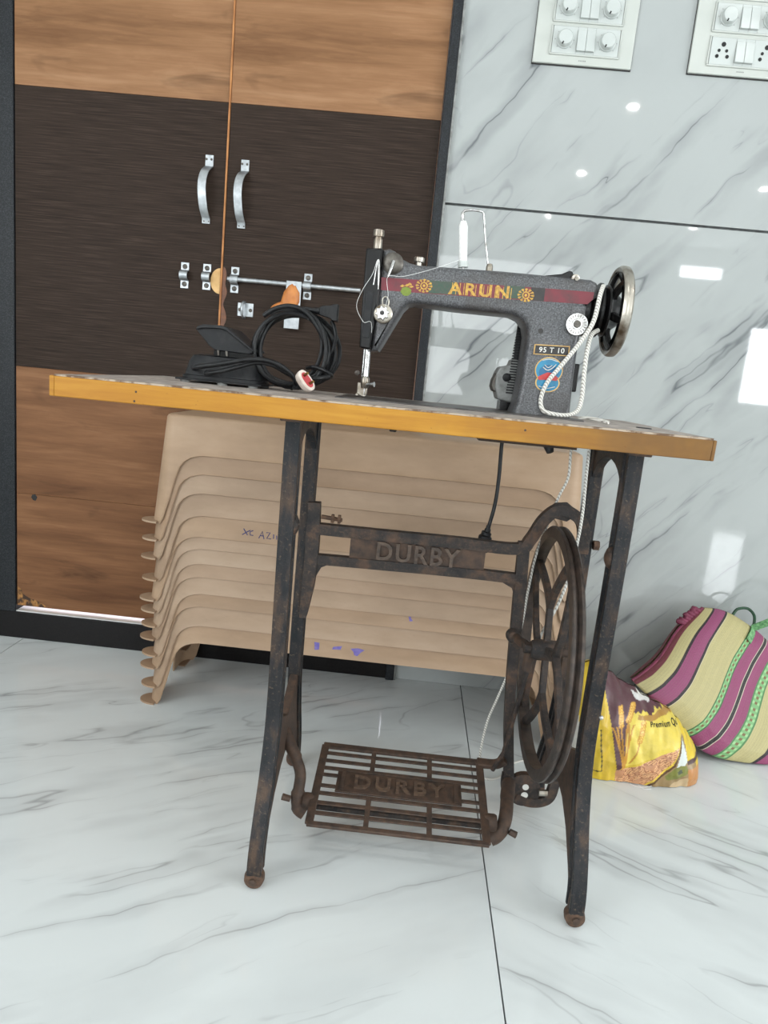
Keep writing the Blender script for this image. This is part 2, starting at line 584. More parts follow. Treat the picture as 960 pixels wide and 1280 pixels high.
def thing(name, label, cat, loc, group=None):
    o = bpy.data.objects.new(name, None)
    o.empty_display_size = 0.05
    col.objects.link(o)
    o.location = loc
    return tag(o, label, cat, group)


def struct(o, label):
    o['kind'] = 'structure'
    o['label'] = label
    return o


def bez(pts, n=8, closed=False):
    """Catmull-Rom through pts"""
    P = [Vector(p) for p in pts]
    m = len(P)
    out = []
    rng = range(m if closed else m - 1)
    for i in rng:
        if closed:
            a, b, c, d = P[(i - 1) % m], P[i], P[(i + 1) % m], P[(i + 2) % m]
        else:
            a, b, c, d = P[max(i - 1, 0)], P[i], P[i + 1], P[min(i + 2, m - 1)]
        for k in range(n):
            s = k / n
            out.append(0.5 * ((2 * b) + (c - a) * s + (2 * a - 5 * b + 4 * c - d) * s * s + (3 * b - a - 3 * c + d) * s ** 3))
    if not closed:
        out.append(P[-1])
    return out


def bez2(pts, n=6, closed=False):
    return [(p.x, p.y) for p in bez([(a, b, 0) for a, b in pts], n, closed)]


def text_geo(body, size, extrude=0.0, bevel=0.0, spacing=1.0, res=3, weight=0.0):
    cu = bpy.data.curves.new('lettering', 'FONT')
    cu.body = body
    cu.size = size
    cu.extrude = extrude
    cu.bevel_depth = bevel
    cu.offset = weight
    cu.space_character = spacing
    cu.resolution_u = res
    cu.align_x = 'CENTER'
    cu.align_y = 'CENTER'
    o = bpy.data.objects.new('lettering', cu)
    col.objects.link(o)
    dg = bpy.context.evaluated_depsgraph_get()
    dg.update()
    me = bpy.data.meshes.new_from_object(o.evaluated_get(dg))
    vs = [v.co.copy() for v in me.vertices]
    fs = [tuple(p.vertices) for p in me.polygons]
    bpy.data.objects.remove(o)
    bpy.data.curves.remove(cu)
    bpy.data.meshes.remove(me)
    return vs, fs


def fit_text(body, width, height, extrude=0.0, bevel=0.0, spacing=1.0, weight=0.0):
    """letters centred at the origin, filling width x height"""
    vs, fs = text_geo(body, 0.1, 0.0, 0.0, spacing, weight=weight)
    xs, ys = [v.x for v in vs], [v.y for v in vs]
    sx, sy = width / (max(xs) - min(xs)), height / (max(ys) - min(ys))
    cx_, cy_ = (max(xs) + min(xs)) / 2, (max(ys) + min(ys)) / 2
    flat = [Vector(((v.x - cx_) * sx, (v.y - cy_) * sy, 0)) for v in vs]
    if extrude <= 0:
        return flat, fs
    bm = bmesh.new()
    bv = [bm.verts.new(p) for p in flat]
    for f in fs:
        try:
            bm.faces.new([bv[i] for i in f])
        except ValueError:
            pass
    bmesh.ops.remove_doubles(bm, verts=bm.verts, dist=1e-6)
    r = bmesh.ops.extrude_face_region(bm, geom=bm.faces[:])
    for g in r['geom']:
        if isinstance(g, bmesh.types.BMVert):
            g.co.z += extrude
    bm.verts.index_update()
    ov = [v.co.copy() for v in bm.verts]
    of = [tuple(v.index for v in f.verts) for f in bm.faces]
    bm.free()
    return ov, of


# ================================================================== THE SETTING
YW = 1.807           # plane of the doors and the marble wall
X0, X1, YB, ZC = -2.5, 5.5, -6.5, 2.9

fl = struct(MB().box((X0, YB, -0.06), (X1, 2.5, -0.010)).build('floor', 'floor_grout'), 'white marble tiled floor with thin dark joints')
xj = [X0, -2.246, -1.026, 0.198, 1.42, 2.64, 3.86, 5.08, X1]
yj = [YB, -5.4, -3.0, -0.6, YW + 0.004]
for i in range(len(xj) - 1):
    for j in range(len(yj) - 1):
        g = 0.0012
        MB().box((xj[i] + g, yj[j] + g, -0.010), (xj[i + 1] - g, yj[j + 1] - g, 0.0)).build(
            'floor_tile', 'floor_marble_a' if i <= 2 else 'floor_marble_b', fl)

wb = struct(MB().box((0.010, YW + 0.008, 0.0), (X1, YW + 0.12, ZC)).build('wall_back', 'grout'), 'glossy white marble wall with a dark horizontal joint')
zj = [0.0, 1.234, 2.454, ZC]
xw = [0.018, 2.44, 4.88, X1]
for i in range(3):
    for j in range(3):
        g = 0.0030
        MB().box((xw[i] + (g if i else 0), YW, zj[j] + (g if j else 0.001)), (xw[i + 1] - g, YW + 0.008, zj[j + 1] - g)).build('wall_tile', 'wall_marble', wb)
wl = struct(MB().box((X0 - 0.1, YB, 0), (X0, 2.2, ZC)).build('wall_left', 'paint'), 'white painted wall out of view to the left')
wr = struct(MB().box((X1, YB, 0), (X1 + 0.1, 2.2, ZC)).build('wall_right', 'paint'), 'white painted wall out of view to the right')
wf = struct(MB().box((X0, YB - 0.1, 0), (X1, YB, ZC)).build('wall_front', 'paint'), 'white painted wall behind the camera')
ce = struct(MB().box((X0, YB, ZC), (X1, 2.2, ZC + 0.1)).build('ceiling', 'ceiling'), 'white ceiling above the room')
# wall left of and above the door opening
struct(MB().box((X0, YW, 0), (-1.42, YW + 0.12, ZC)).build('wall_side', 'paint'), 'white wall left of the granite door frame')
struct(MB().box((-1.42, YW, 2.16), (0.010, YW + 0.12, ZC)).build('wall_top', 'paint'), 'white wall above the wooden doors')
# granite frame
struct(MB().box((-1.42, YW - 0.004, 0.0), (-1.049, YW + 0.12, 2.16)).build('trim_1', 'granite', bevel=0.002), 'black speckled granite door jamb at the far left')
struct(MB().box((-0.010, YW - 0.016, 0.0), (0.012, YW + 0.12, 2.16)).build('trim_2', 'granite', bevel=0.002), 'narrow black granite jamb between the doors and the marble wall')
struct(MB().box((0.012, YW - 0.012, 0.0), (0.018, YW + 0.008, 2.16)).build('trim_3', 'grey_case', bevel=0.001), 'thin pale edge strip beside the black jamb')
struct(MB().box((-1.049, YW - 0.004, 2.10), (-0.010, YW + 0.12, 2.16)).build('trim_4', 'granite', bevel=0.002), 'black granite head above the doors')
struct(MB().box((-1.42, YW - 0.006, 0.0), (0.012, YW + 0.10, 0.076)).build('trim_5', 'granite_dark', bevel=0.002), 'black granite threshold under the wooden doors')
struct(MB().box((-1.049, YW - 0.001, 0.0762), (-0.010, YW + 0.30, 0.079)).build('trim_6', 'paint'), 'bright sill showing in the gap under the doors')
# small lobby behind the doors that the daylight in the gap comes from
struct(MB().box((-1.5, 2.44, 0.0), (0.1, 2.50, 2.2)).build('wall_lobby', 'paint'), 'white wall behind the wooden doors')

DT = 0.032


def door(name, x0, x1, label):
    root = thing(name, label, None, ((x0 + x1) / 2, YW, 0.094))
    del root['label']
    root['kind'] = 'structure'
    root['label'] = label
    o = root.location
    MB(o).box((x0, YW + 0.004, 0.094), (x1, YW + DT, 2.095)).build('core', 'wood_edge', root)
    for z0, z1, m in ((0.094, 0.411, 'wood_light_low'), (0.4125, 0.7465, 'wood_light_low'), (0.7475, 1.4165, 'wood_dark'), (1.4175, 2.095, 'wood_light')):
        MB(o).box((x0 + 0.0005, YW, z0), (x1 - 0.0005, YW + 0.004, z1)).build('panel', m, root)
    return root


XS = -0.5195
d1 = door('door_1', -1.047, XS - 0.0025, 'left wooden door leaf with a dark band and a strap handle')
d2 = door('door_2', XS + 0.0025, -0.012, 'right wooden door leaf with a dark band carrying the sliding bolt')
MB(d2.location).box((XS - 0.0018, YW - 0.003, 0.094), (XS + 0.0024, YW + 0.02, 2.095)).build('edge_strip', 'wood_edge', d2)


def handle(root, x, zt, zb):
    o = root.location
    w = 0.020
    path = [(x + 0.008, YW - 0.002, zt), (x + 0.008, YW - 0.002, zt - 0.026)]
    arc = bez([(x + 0.008, YW - 0.002, zt - 0.026), (x + 0.003, YW - 0.018, zt - 0.040), (x + 0.000, YW - 0.027, zt - 0.062), (x + 0.000, YW - 0.028, zt - 0.09), (x + 0.003, YW - 0.020, zt - 0.125), (x + 0.006, YW - 0.004, zb + 0.012)], 5)
    P = [Vector(p) for p in path] + arc[1:] + [Vector((x + 0.006, YW - 0.002, zb))]
    prof = [(-w / 2, -0.0013), (w / 2, -0.0013), (w / 2, 0.0013), (-w / 2, 0.0013)]
    h = MB(o).sweep(P, prof, (1, 0, 0)).build('handle', 'steel', root, bevel=0.0006)
    for dx in (-0.006, 0.006):
        for zz in (zt - 0.010, zb + 0.006):
            MB(o).lathe((x + 0.007 + dx, YW - 0.003, zz), (0, -1, 0), [(0.003, 0), (0.0028, 0.001), (0.0, 0.0016)], 12).build('screw', 'dark_steel', h)
    return h


handle(d1, -0.570, 1.296, 1.138)
handle(d2, -0.482, 1.292, 1.134)


def bolt_clip(root, x, z, r=0.008):
    """two tabs and a raised barrel"""
    o = root.location
    m = MB(o)
    for s in (-1, 1):
        m.box((x - 0.010, YW - 0.0025, z + s * 0.021 - 0.010), (x + 0.010, YW, z + s * 0.021 + 0.010))
    arc = [(x - 0.010 + 0.0, YW - 0.0, z)]
    P = []
    for k in range(9):
        a = math.pi * k / 8
        P.append((x, YW - 0.001 - 0.016 * math.sin(a), z + 0.012 * math.cos(a)))
    m.sweep(P, [(-0.010, -0.0012), (0.010, -0.0012), (0.010, 0.0012), (-0.010, 0.0012)], (1, 0, 0))
    c = m.build('bolt_clip', 'steel', root, bevel=0.0005)
    for s in (-1, 1):
        MB(o).lathe((x, YW - 0.0025, z + s * 0.021), (0, -1, 0), [(0.0062, 0), (0.0058, 0.002), (0.003, 0.0034), (0, 0.0036)], 14).build('screw', 'dark_steel', c)
    return c


bolt_clip(d1, -0.612, 1.011)
bolt_clip(d1, -0.556, 1.012)
bolt_clip(d2, -0.485, 1.011)
bolt_clip(d2, -0.301, 1.011)
o = d2.location
rod = MB(o).cyl((-0.501, YW - 0.009, 1.0118), (-0.168, YW - 0.009, 1.0125), 0.0058, n=16).build('bolt_rod', 'steel', d2)
hp = MB(o).box((-0.352, YW - 0.017, 0.905), (-0.314, YW - 0.0145, 1.020)).build('hasp_plate', 'steel', d2, bevel=0.001)
# wad of orange-brown tape over the hasp
mb = MB(o)
n, m_ = 26, 14
vs, fs = [], []
for i in range(m_ + 1):
    a = math.pi * i / m_
    for k in range(n):
        b = 2 * math.pi * k / n
        p = Vector((math.sin(a) * math.cos(b), math.sin(a) * math.sin(b), math.cos(a)))
        q = 1 + 0.14 * noise.noise(p * 2.3 + Vector((3, 1, 5))) + 0.10 * noise.noise(p * 6)
        zz = p.z * 0.034 * q
        vs.append((-0.339 + p.x * (0.022 - 0.002 * p.z) * q + 0.10 * zz, YW - 0.016 + p.y * 0.012 * q, 0.977 + zz))
for i in range(m_):
    for k in range(n):
        fs.append((i * n + k, (i + 1) * n + k, (i + 1) * n + (k + 1) % n, i * n + (k + 1) % n))
mb.add(vs, fs)
mb.tube(bez([(-0.352, YW - 0.015, 0.966), (-0.366, YW - 0.013, 0.958), (-0.382, YW - 0.010, 0.948), (-0.385, YW - 0.008, 0.936)], 4), [0.008] * 4 + [0.009] * 4 + [0.008] * 4 + [0.004], 10)
mb.build('tape_wad', 'orange_tape', d2, angle=80)['label'] = 'orange brown tape wrapped on the hasp'
# small staple plate
st = MB(o).box((-0.474, YW - 0.0025, 0.925), (-0.434, YW, 0.958)).build('staple_plate', 'steel', d2, bevel=0.0008)
MB(o).tube(bez([(-0.456, YW, 0.959), (-0.458, YW - 0.014, 0.957), (-0.459, YW - 0.020, 0.941), (-0.458, YW - 0.014, 0.925), (-0.456, YW, 0.923)], 5), 0.0035, 10).build('staple', 'steel', st)
for dx in (-0.468, -0.441):
    MB(o).lathe((dx, YW - 0.0025, 0.941), (0, -1, 0), [(0.0048, 0), (0.004, 0.0018), (0, 0.0022)], 12).build('screw', 'dark_steel', st)
# bare-wood half disc where the bolt wore the laminate, and the stain right of the joint
half = [(XS - 0.003 - 0.024 * math.sin(math.pi * k / 16), 1.005 + 0.031 * math.cos(math.pi * k / 16)) for k in range(17)]
MB(d1.location).prism(half, 'y', YW - 0.0006, YW + 0.001).build('bare_patch', 'bare_wood', d1)['label'] = 'pale bare-wood half circle'
stn = [(XS + 0.003, 1.040), (XS + 0.009, 1.037), (XS + 0.013, 1.020), (XS + 0.011, 0.999), (XS + 0.016, 0.980), (XS + 0.011, 0.962), (XS + 0.008, 0.948), (XS + 0.015, 0.930), (XS + 0.017, 0.912), (XS + 0.010, 0.895), (XS + 0.003, 0.888)]
MB(d2.location).prism(bez2(stn, 3), 'y', YW - 0.0005, YW + 0.001).build('worn_edge_stain', 'stain', d2)
# chipped laminate at the foot of the left leaf and a small black mark
chip = [(-1.045, 0.148), (-1.036, 0.142), (-1.030, 0.128), (-1.020, 0.122), (-1.012, 0.118), (-0.99, 0.112), (-0.968, 0.101), (-0.962, 0.095), (-1.045, 0.095)]
MB(d1.location).prism(chip, 'y', YW - 0.0005, YW + 0.001).build('chipped_corner', mottled('chipped_laminate', (60, 40, 26), (176, 124, 66), 55, 0.7, lo=0.45, hi=0.62), d1)
MB(d1.location).prism([(-1.004, 0.410), (-0.996, 0.412), (-0.990, 0.404), (-0.995, 0.394), (-1.002, 0.396), (-1.007, 0.403)], 'y', YW - 0.0005, YW + 0.001).build('black_mark', 'socket_dark', d1)

# ceiling downlights
for x in (-0.4, 1.34, 3.07):
    for y in (-5.4, -3.65, -2.0, -0.2):
        if x < 0 and y > -1:
            pass
        lt = thing('ceiling_light', 'round recessed ceiling downlight', 'light', (x, y, ZC), 'ceiling downlights')
        MB((x, y, ZC)).lathe((x, y, ZC), (0, 0, -1), [(0.075, 0), (0.075, 0.006), (0.034, 0.008), (0.034, 0.0)], 32).build('bezel', 'switch_plate', lt)
        MB((x, y, ZC)).lathe((x, y, ZC), (0, 0, -1), [(0.0, 0.004), (0.034, 0.004)], 32).build('diffuser', 'led', lt)

# ================================================================== TREADLE TABLE
T = thing('treadle_table', 'treadle sewing table with a yellow wooden edge on a black cast-iron stand', 'table', (0.07, 1.15, 0.0))
to = T.location
TX0, TX1, TY0, TY1, TZ = -0.504, 0.402, 0.962, 1.385, 0.7705
top = MB(to).box((TX0, TY0 + 0.004, TZ - 0.028), (TX1, TY1, TZ)).build('tabletop', 'table_top', T)
top['label'] = 'grey laminated table top'
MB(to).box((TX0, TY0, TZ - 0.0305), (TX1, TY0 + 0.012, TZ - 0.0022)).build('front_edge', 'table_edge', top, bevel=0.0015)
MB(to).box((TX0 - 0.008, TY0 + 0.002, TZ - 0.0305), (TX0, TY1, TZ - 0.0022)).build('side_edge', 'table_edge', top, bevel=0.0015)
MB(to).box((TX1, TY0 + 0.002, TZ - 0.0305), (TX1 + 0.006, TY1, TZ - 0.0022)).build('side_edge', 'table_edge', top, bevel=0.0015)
MB(to).box((TX0, TY0 + 0.0006, TZ - 0.0024), (TX1, TY0 + 0.010, TZ + 0.0002)).build('worn_lip', 'table_lip', top)
for x, z in ((0.150, 0.757), (-0.390, 0.744), (-0.388, 0.757)):
    MB(to).lathe((x, TY0 + 0.0002, z), (0, -1, 0), [(0.0018, 0), (0.0014, 0.0004), (0, 0.0006)], 10).build('nail', 'iron_brown', top)
MB(to).lathe((0.348, 1.09, TZ), (0, 0, 1), [(0.012, 0), (0.011, 0.0012), (0.005, 0.0014), (0, 0.0008)], 20).build('screw_plug', 'black_plastic', top)
# boxed recess and brackets under the top
MB(to).box((0.10, 1.08, 0.728), (0.25, 1.28, 0.7425)).build('machine_tray', 'ply', T)
for x in (-0.035,):
    MB(to).box((x - 0.006, 1.16, 0.722), (x + 0.006, 1.18, 0.743)).build('catch', 'iron', T, bevel=0.002)
MB(to).tube([(0.2275, 1.19, 0.735), (0.2275, 1.19, 0.722), (0.231, 1.185, 0.712)], [0.008, 0.009, 0.006], 10).build('bolt_stub', 'black_plastic', T)


def side_frame(xc, sgn):
    """cast side frame in the YZ plane; sgn=+1 means the inside faces +X"""
    root_name = 'side_frame'
    f = MB(to)
    w = 0.0115
    # channel section: outer flange wide, inner rib narrow
    prof = [(-w, -0.015), (w, -0.015), (w, -0.007), (w * 0.45, -0.005), (w * 0.45, 0.007), (w, 0.009), (w, 0.015), (-w, 0.015), (-w, 0.009), (-w * 0.45, 0.007), (-w * 0.45, -0.005), (-w, -0.007)]
    fr = bez([(xc, 1.047, 0.742), (xc, 1.045, 0.66), (xc, 1.047, 0.50), (xc, 1.050, 0.34), (xc, 1.046, 0.24), (xc, 1.022, 0.16), (xc, 0.993, 0.10), (xc, 0.976, 0.055), (xc, 0.973, 0.024)], 5)
    bk = bez([(xc, 1.247, 0.742), (xc, 1.249, 0.66), (xc, 1.247, 0.50), (xc, 1.244, 0.34), (xc, 1.248, 0.24), (xc, 1.272, 0.16), (xc, 1.301, 0.10), (xc, 1.318, 0.055), (xc, 1.321, 0.024)], 5)
    f.sweep(fr, prof, (1, 0, 0))
    f.sweep(bk, prof, (1, 0, 0))
    # top bracket with the rounded slot
    arch = [(1.035, 0.742), (1.035, 0.690), (1.058, 0.672)]
    arch += [(1.147 - 0.089 * math.cos(math.pi * k / 14), 0.660 + 0.056 * math.sin(math.pi * k / 14)) for k in range(1, 14)]
    arch += [(1.236, 0.672), (1.259, 0.690), (1.259, 0.742)]
    f.prism(arch, 'x', xc - 0.008, xc + 0.008)
    # lower web with an arched underside, and the open X between the bars
    web = MB(to)
    low = [(1.058, 0.245), (1.147, 0.205), (1.236, 0.245), (1.262, 0.20), (1.294, 0.125), (1.316, 0.06), (1.300, 0.040), (1.275, 0.066), (1.232, 0.104), (1.185, 0.128), (1.147, 0.134), (1.109, 0.128), (1.062, 0.104), (1.019, 0.066), (0.994, 0.040), (0.978, 0.06), (1.000, 0.125), (1.032, 0.20)]
    web.prism(low, 'x', xc - 0.0075, xc + 0.0075)
    fo = f.build('side_frame', 'iron_leg', T, bevel=0.0018, seg=2)
    web.build('leg_web', 'iron_brown', fo, bevel=0.0015)
    # flange that screws up under the table
    MB(to).box((xc - 0.017, 1.015, 0.733), (xc + 0.017, 1.28, 0.7425)).build('mounting_flange', 'iron', fo, bevel=0.002)
    for yy, s in ((0.973, -1), (1.321, 1)):
        # foot with small iron caster
        MB(to).tube([(xc, yy, 0.060), (xc, yy + s * 0.002, 0.036), (xc, yy + s * 0.002, 0.019)], [0.010, 0.0125, 0.012], 12).build('foot_socket', 'iron_brown', fo)
        MB(to).lathe((xc, yy + s * 0.004, 0.0165), (0, s, 0), [(0.0, -0.012), (0.009, -0.012), (0.0150, -0.008), (0.0163, 0.0), (0.0150, 0.008), (0.010, 0.011), (0.0, 0.011)], 28).build('caster', 'rust', fo)
        MB(to).lathe((xc, yy + s * 0.014, 0.0165), (0, s, 0), [(0.006, 0), (0.006, 0.005), (0.0, 0.006)], 8).build('caster_pin', 'iron_brown', fo)
    # casting boss on the inside of the front bar
    MB(to).lathe((xc + sgn * 0.008, 1.050, 0.573), (sgn, 0, 0), [(0.018, 0), (0.015, 0.005), (0.007, 0.009), (0, 0.010)], 16).build('casting_boss', 'iron', fo)
    return fo


XL, XR = -0.179, 0.326
fL = side_frame(XL, 1)
fR = side_frame(XR, -1)
fR_out = MB(to).lathe((XR + 0.012, 1.23, 0.552), (1, 0, 0), [(0.009, 0), (0.009, 0.010), (0, 0.0105)], 6).build('bolt_head', 'rust', fR)
MB(to).lathe((XR + 0.013, 0.992, 0.0135), (0.3, -1, 0), [(0, -0.004), (0.009, -0.004), (0.0115, 0.0), (0.009, 0.004), (0, 0.004)], 20).build('white_disc', 'white_print', fR)['label'] = 'small white disc'  # small white disc beside the right front caster
MB(to).lathe((XR + 0.0125, 1.036, 0.318), (0.2, -1, 0), [(0.004, 0), (0.003, 0.002), (0, 0.003)], 12).build('bright_rivet', 'chrome', fR)

# cross brace with the cast name: one flat casting in the plane Y = 1.22
YBR = 1.232
br = MB(to)
ya, yb = YBR - 0.010, YBR + 0.010


STRIPS = [0]


def strip(mb, pts, w, y0=ya, y1=yb, n=5):
    """flat bar of width w following a polyline in XZ"""
    STRIPS[0] += 1
    y0, y1 = y0 + 0.0005 * STRIPS[0], y1 - 0.0005 * STRIPS[0]
    P = bez2(pts, n)
    m = len(P)
    vs_, fs_ = [], []
    for i, p in enumerate(P):
        a, b = P[max(i - 1, 0)], P[min(i + 1, m - 1)]
        d = Vector((b[0] - a[0], b[1] - a[1])).normalized()
        f = i / max(1, m - 1)
        if isinstance(w, (list, tuple)):
            g = f * (len(w) - 1)
            k = min(int(g), len(w) - 2)
            ww = w[k] + (w[k + 1] - w[k]) * (g - k)
        else:
            ww = w
        for sy, yy in ((1, y0), (-1, y0), (-1, y1), (1, y1)):
            vs_.append((p[0] - sy * d.y * ww / 2, yy, p[1] + sy * d.x * ww / 2))
    for i in range(m - 1):
        for k in range(4):
            q = (k + 1) % 4
            fs_.append((i * 4 + k, i * 4 + q, i * 4 + 4 + q, i * 4 + 4 + k))
    fs_ += [(0, 1, 2, 3), (m * 4 - 1, m * 4 - 2, m * 4 - 3, m * 4 - 4)]
    mb.add(vs_, fs_)


strip(br, [(-0.165, 0.578), (-0.163, 0.52), (-0.163, 0.462), (-0.165, 0.42), (-0.170, 0.36)], [0.022, 0.024, 0.024, 0.022, 0.012])
strip(br, [(-0.163, 0.530), (-0.05, 0.530), (0.10, 0.531), (0.205, 0.531), (0.226, 0.549), (0.244, 0.586), (0.266, 0.608), (0.290, 0.606), (0.311, 0.592), (0.319, 0.568), (0.320, 0.535)], 0.020)
strip(br, [(-0.163, 0.473), (-0.05, 0.475), (0.10, 0.477), (0.215, 0.476)], 0.018)
strip(br, [(0.216, 0.545), (0.219, 0.48), (0.222, 0.40), (0.226, 0.30), (0.233, 0.20), (0.243, 0.12), (0.249, 0.075)], [0.020, 0.022, 0.020, 0.018, 0.018, 0.020])
# fillets
br.prism([(-0.153, 0.466), (-0.128, 0.467), (-0.143, 0.459), (-0.152, 0.440)], 'y', ya + 0.004, yb - 0.004)
br.prism([(0.180, 0.470), (0.212, 0.470), (0.213, 0.440), (0.205, 0.458)], 'y', ya + 0.004, yb - 0.004)
br.prism([(0.240, 0.597), (0.262, 0.620), (0.283, 0.623), (0.305, 0.608), (0.285, 0.590)], 'y', ya + 0.0037, yb - 0.0037)
# boss with holes and the foot running to the right frame
br.prism([(0.279 + 0.032 * math.cos(2 * math.pi * k / 24), 0.062 + 0.033 * math.sin(2 * math.pi * k / 24)) for k in range(24)], 'y', ya + 0.004, yb - 0.002)
strip(br, [(0.265, 0.046), (0.290, 0.038), (0.315, 0.041), (0.331, 0.055), (0.336, 0.09)], 0.018)
strip(br, [(0.245, 0.09), (0.246, 0.06), (0.258, 0.045)], 0.020)
brace = br.build('cross_brace', 'iron', T, bevel=0.0025, seg=2)
MB(to).box((-0.094, YBR - 0.006, 0.481), (0.150, YBR + 0.006, 0.524)).build('name_panel', 'iron_brown', brace)
vs, fs = fit_text('DURBY', 0.150, 0.034, 0.0055, spacing=1.15, weight=0.0022)
MB(to).add([(0.030 + p.x, YBR - 0.006 - p.z, 0.5025 + p.y) for p in vs], fs).build('name_letters', mottled('letter_iron', (96, 80, 68), (66, 56, 50), 120, 0.6, 0.15, 0.3), brace, angle=30)['label'] = 'raised cast letters DURBY'
MB(to).tube([(-0.150, YBR - 0.004, 0.553), (-0.128, YBR - 0.006, 0.552), (-0.112, YBR - 0.007, 0.551)], [0.004, 0.004, 0.0035], 8).build('wing_bolt', 'rust', brace)
for xx in (-0.132, -0.120):
    MB(to).lathe((xx, YBR - 0.006, 0.552), (1, 0, 0), [(0.0, 0), (0.0085, 0.0), (0.0085, 0.005), (0.0, 0.005)], 6).build('nut', 'rust', brace)
MB(to).lathe((0.2175, ya, 0.371), (0, -1, 0), [(0.013, -0.004), (0.013, 0.004), (0.009, 0.010), (0, 0.012)], 16).build('pivot_boss', 'iron', brace)
for zz, rr in ((0.070, 0.0062), (0.053, 0.0066)):
    MB(to).lathe((0.281, ya + 0.003, zz), (0, -1, 0), [(rr, 0), (rr, 0.0004), (0, 0.0004)], 16).build('boss_hole', 'white_print', brace)
MB(to).lathe((0.318, ya - 0.002, 0.066), (1, 0, 0.1), [(0.0, -0.012), (0.006, -0.012), (0.006, 0.004), (0, 0.004)], 6).build('bright_bolt', 'nickel', brace)

# flywheel: axis along X
WX, WY, WZ, WR = 0.262, 1.140, 0.380, 0.213
fw_ = MB(to)
for (ra, rb) in ((WR, WR - 0.020),):
    prof = [(rb, -0.010), (ra - 0.002, -0.010), (ra, -0.008), (ra, -0.0045), (ra - 0.006, 0.0), (ra, 0.0045), (ra, 0.008), (ra - 0.002, 0.010), (rb, 0.010), (rb, -0.010)]
    fw_.lathe((WX, WY, WZ), (1, 0, 0), prof, 72)
wheel = fw_.build('flywheel', 'iron_rail', T, angle=40)
MB(to).lathe((WX, WY, WZ), (1, 0, 0), [(0.0, -0.026), (0.014, -0.026), (0.018, -0.018), (0.018, 0.018), (0.014, 0.024), (0.0, 0.024)], 24).build('hub', 'iron', wheel)
for k in range(4):
    a0 = math.radians(76 + 90 * k)
    c0 = Vector((WX, WY, WZ))

    def pol(r, a):
        return (WX, WY + r * math.cos(a), WZ + r * math.sin(a))
    s = MB(to)
    pr = [(-0.005, -0.007), (0.005, -0.007), (0.006, 0), (0.005, 0.007), (-0.005, 0.007), (-0.006, 0)]
    s.sweep([pol(0.014, a0), pol(0.05, a0), pol(0.084, a0)], pr, (1, 0, 0))
    for sg in (-1, 1):
        s.sweep(bez([pol(0.074, a0), pol(0.105, a0 + sg * 0.28), pol(0.150, a0 + sg * 0.54), pol(0.197, a0 + sg * 0.70)], 4), pr, (1, 0, 0))
    s.build('spoke', 'iron', wheel, bevel=0.001)
MB(to).cyl((0.224, WY, WZ), (0.318, WY, WZ), 0.008, n=16).build('axle', 'iron', wheel)
MB(to).tube(bez([(0.222, 1.222, 0.371), (0.226, 1.19, 0.372), (0.232, 1.16, 0.378), (0.236, 1.14, 0.380)], 4), 0.0085, 12).build('axle_arm', 'iron', brace)
# crank and pitman rod
MB(to).tube(bez([(0.246, 1.140, 0.380), (0.240, 1.150, 0.374), (0.238, 1.158, 0.350), (0.238, 1.160, 0.332)], 4), [0.010] * 4 + [0.0095] * 4 + [0.0085] * 5, 12).build('crank', 'iron_brown', T)
MB(to).tube([(0.240, 1.162, 0.335), (0.226, 1.200, 0.150), (0.212, 1.212, 0.106)], [0.0045, 0.004, 0.0045], 10).build('pitman_rod', 'iron', T)

# treadle: tilted grate
TRX0, TRX1 = -0.112, 0.194


def tre(x, t_, up=0.0):
    """t_ 0 at the front edge, 1 at the back edge"""
    return (x, 1.044 + 0.198 * t_ - up * 0.15, 0.068 + 0.032 * t_ + up)


tr = MB(to)
TB = 0.006


def tbar(x0, t0, x1, t1, w, h=TB, mb=None, up=0.0):
    (mb or tr).beam(tre(x0, t0, up), tre(x1, t1, up), w, h, (0, -0.15, 1))


tbar(TRX0, 0.0, TRX1, 0.0, 0.010)
tbar(TRX0, 1.0, TRX1, 1.0, 0.014)
tbar(TRX0 + 0.004, 0, TRX0 + 0.004, 1, 0.014)
tbar(TRX1 - 0.004, 0, TRX1 - 0.004, 1, 0.014)
trd = tr.build('treadle', 'iron_brown', T, bevel=0.0015)
for t_ in (0.13, 0.25, 0.365, 0.69, 0.79, 0.895):
    s = MB(to)
    tbar(TRX0 + 0.004, t_, TRX1 - 0.004, t_, 0.0085, 0.0032, s)
    s.build('slat', 'iron_brown', trd, bevel=0.001)
for x in (-0.013, 0.094):
    for t0, t1 in ((0, 0.38), (0.67, 1)):
        s = MB(to)
        tbar(x, t0, x, t1, 0.009, 0.0040, s)
        s.build('rib', 'iron_brown', trd, bevel=0.001)
s = MB(to)
tbar(-0.075, 0.53, 0.152, 0.53, 0.052, 0.0036, s)
npan = s.build('name_panel', 'iron_brown', trd, bevel=0.001)
for x0, x1 in ((TRX0 + 0.004, -0.075), (0.152, TRX1 - 0.004)):
    for t_ in (0.46, 0.60):
        s = MB(to)
        tbar(x0, t_, x1, t_, 0.008, 0.0032, s)
        s.build('slat', 'iron_brown', trd, bevel=0.001)
vs, fs = fit_text('DURBY', 0.165, 0.032, 0.004, spacing=1.25, weight=0.002)
MB(to).add([tre(0.040 + p.x, 0.53 + p.y / 0.2, 0.0018 + p.z) for p in vs], fs).build('name_letters', mottled('treadle_letter_iron', (104, 84, 68), (72, 58, 50), 120, 0.6, 0.15, 0.3), npan, angle=30)['label'] = 'raised cast letters DURBY'
for x in (-0.064, 0.142):
    s = MB(to)
    tbar(x, 0.42, x, 0.64, 0.007, 0.004, s, 0.0032)
    s.build('panel_border', 'iron_brown', npan)
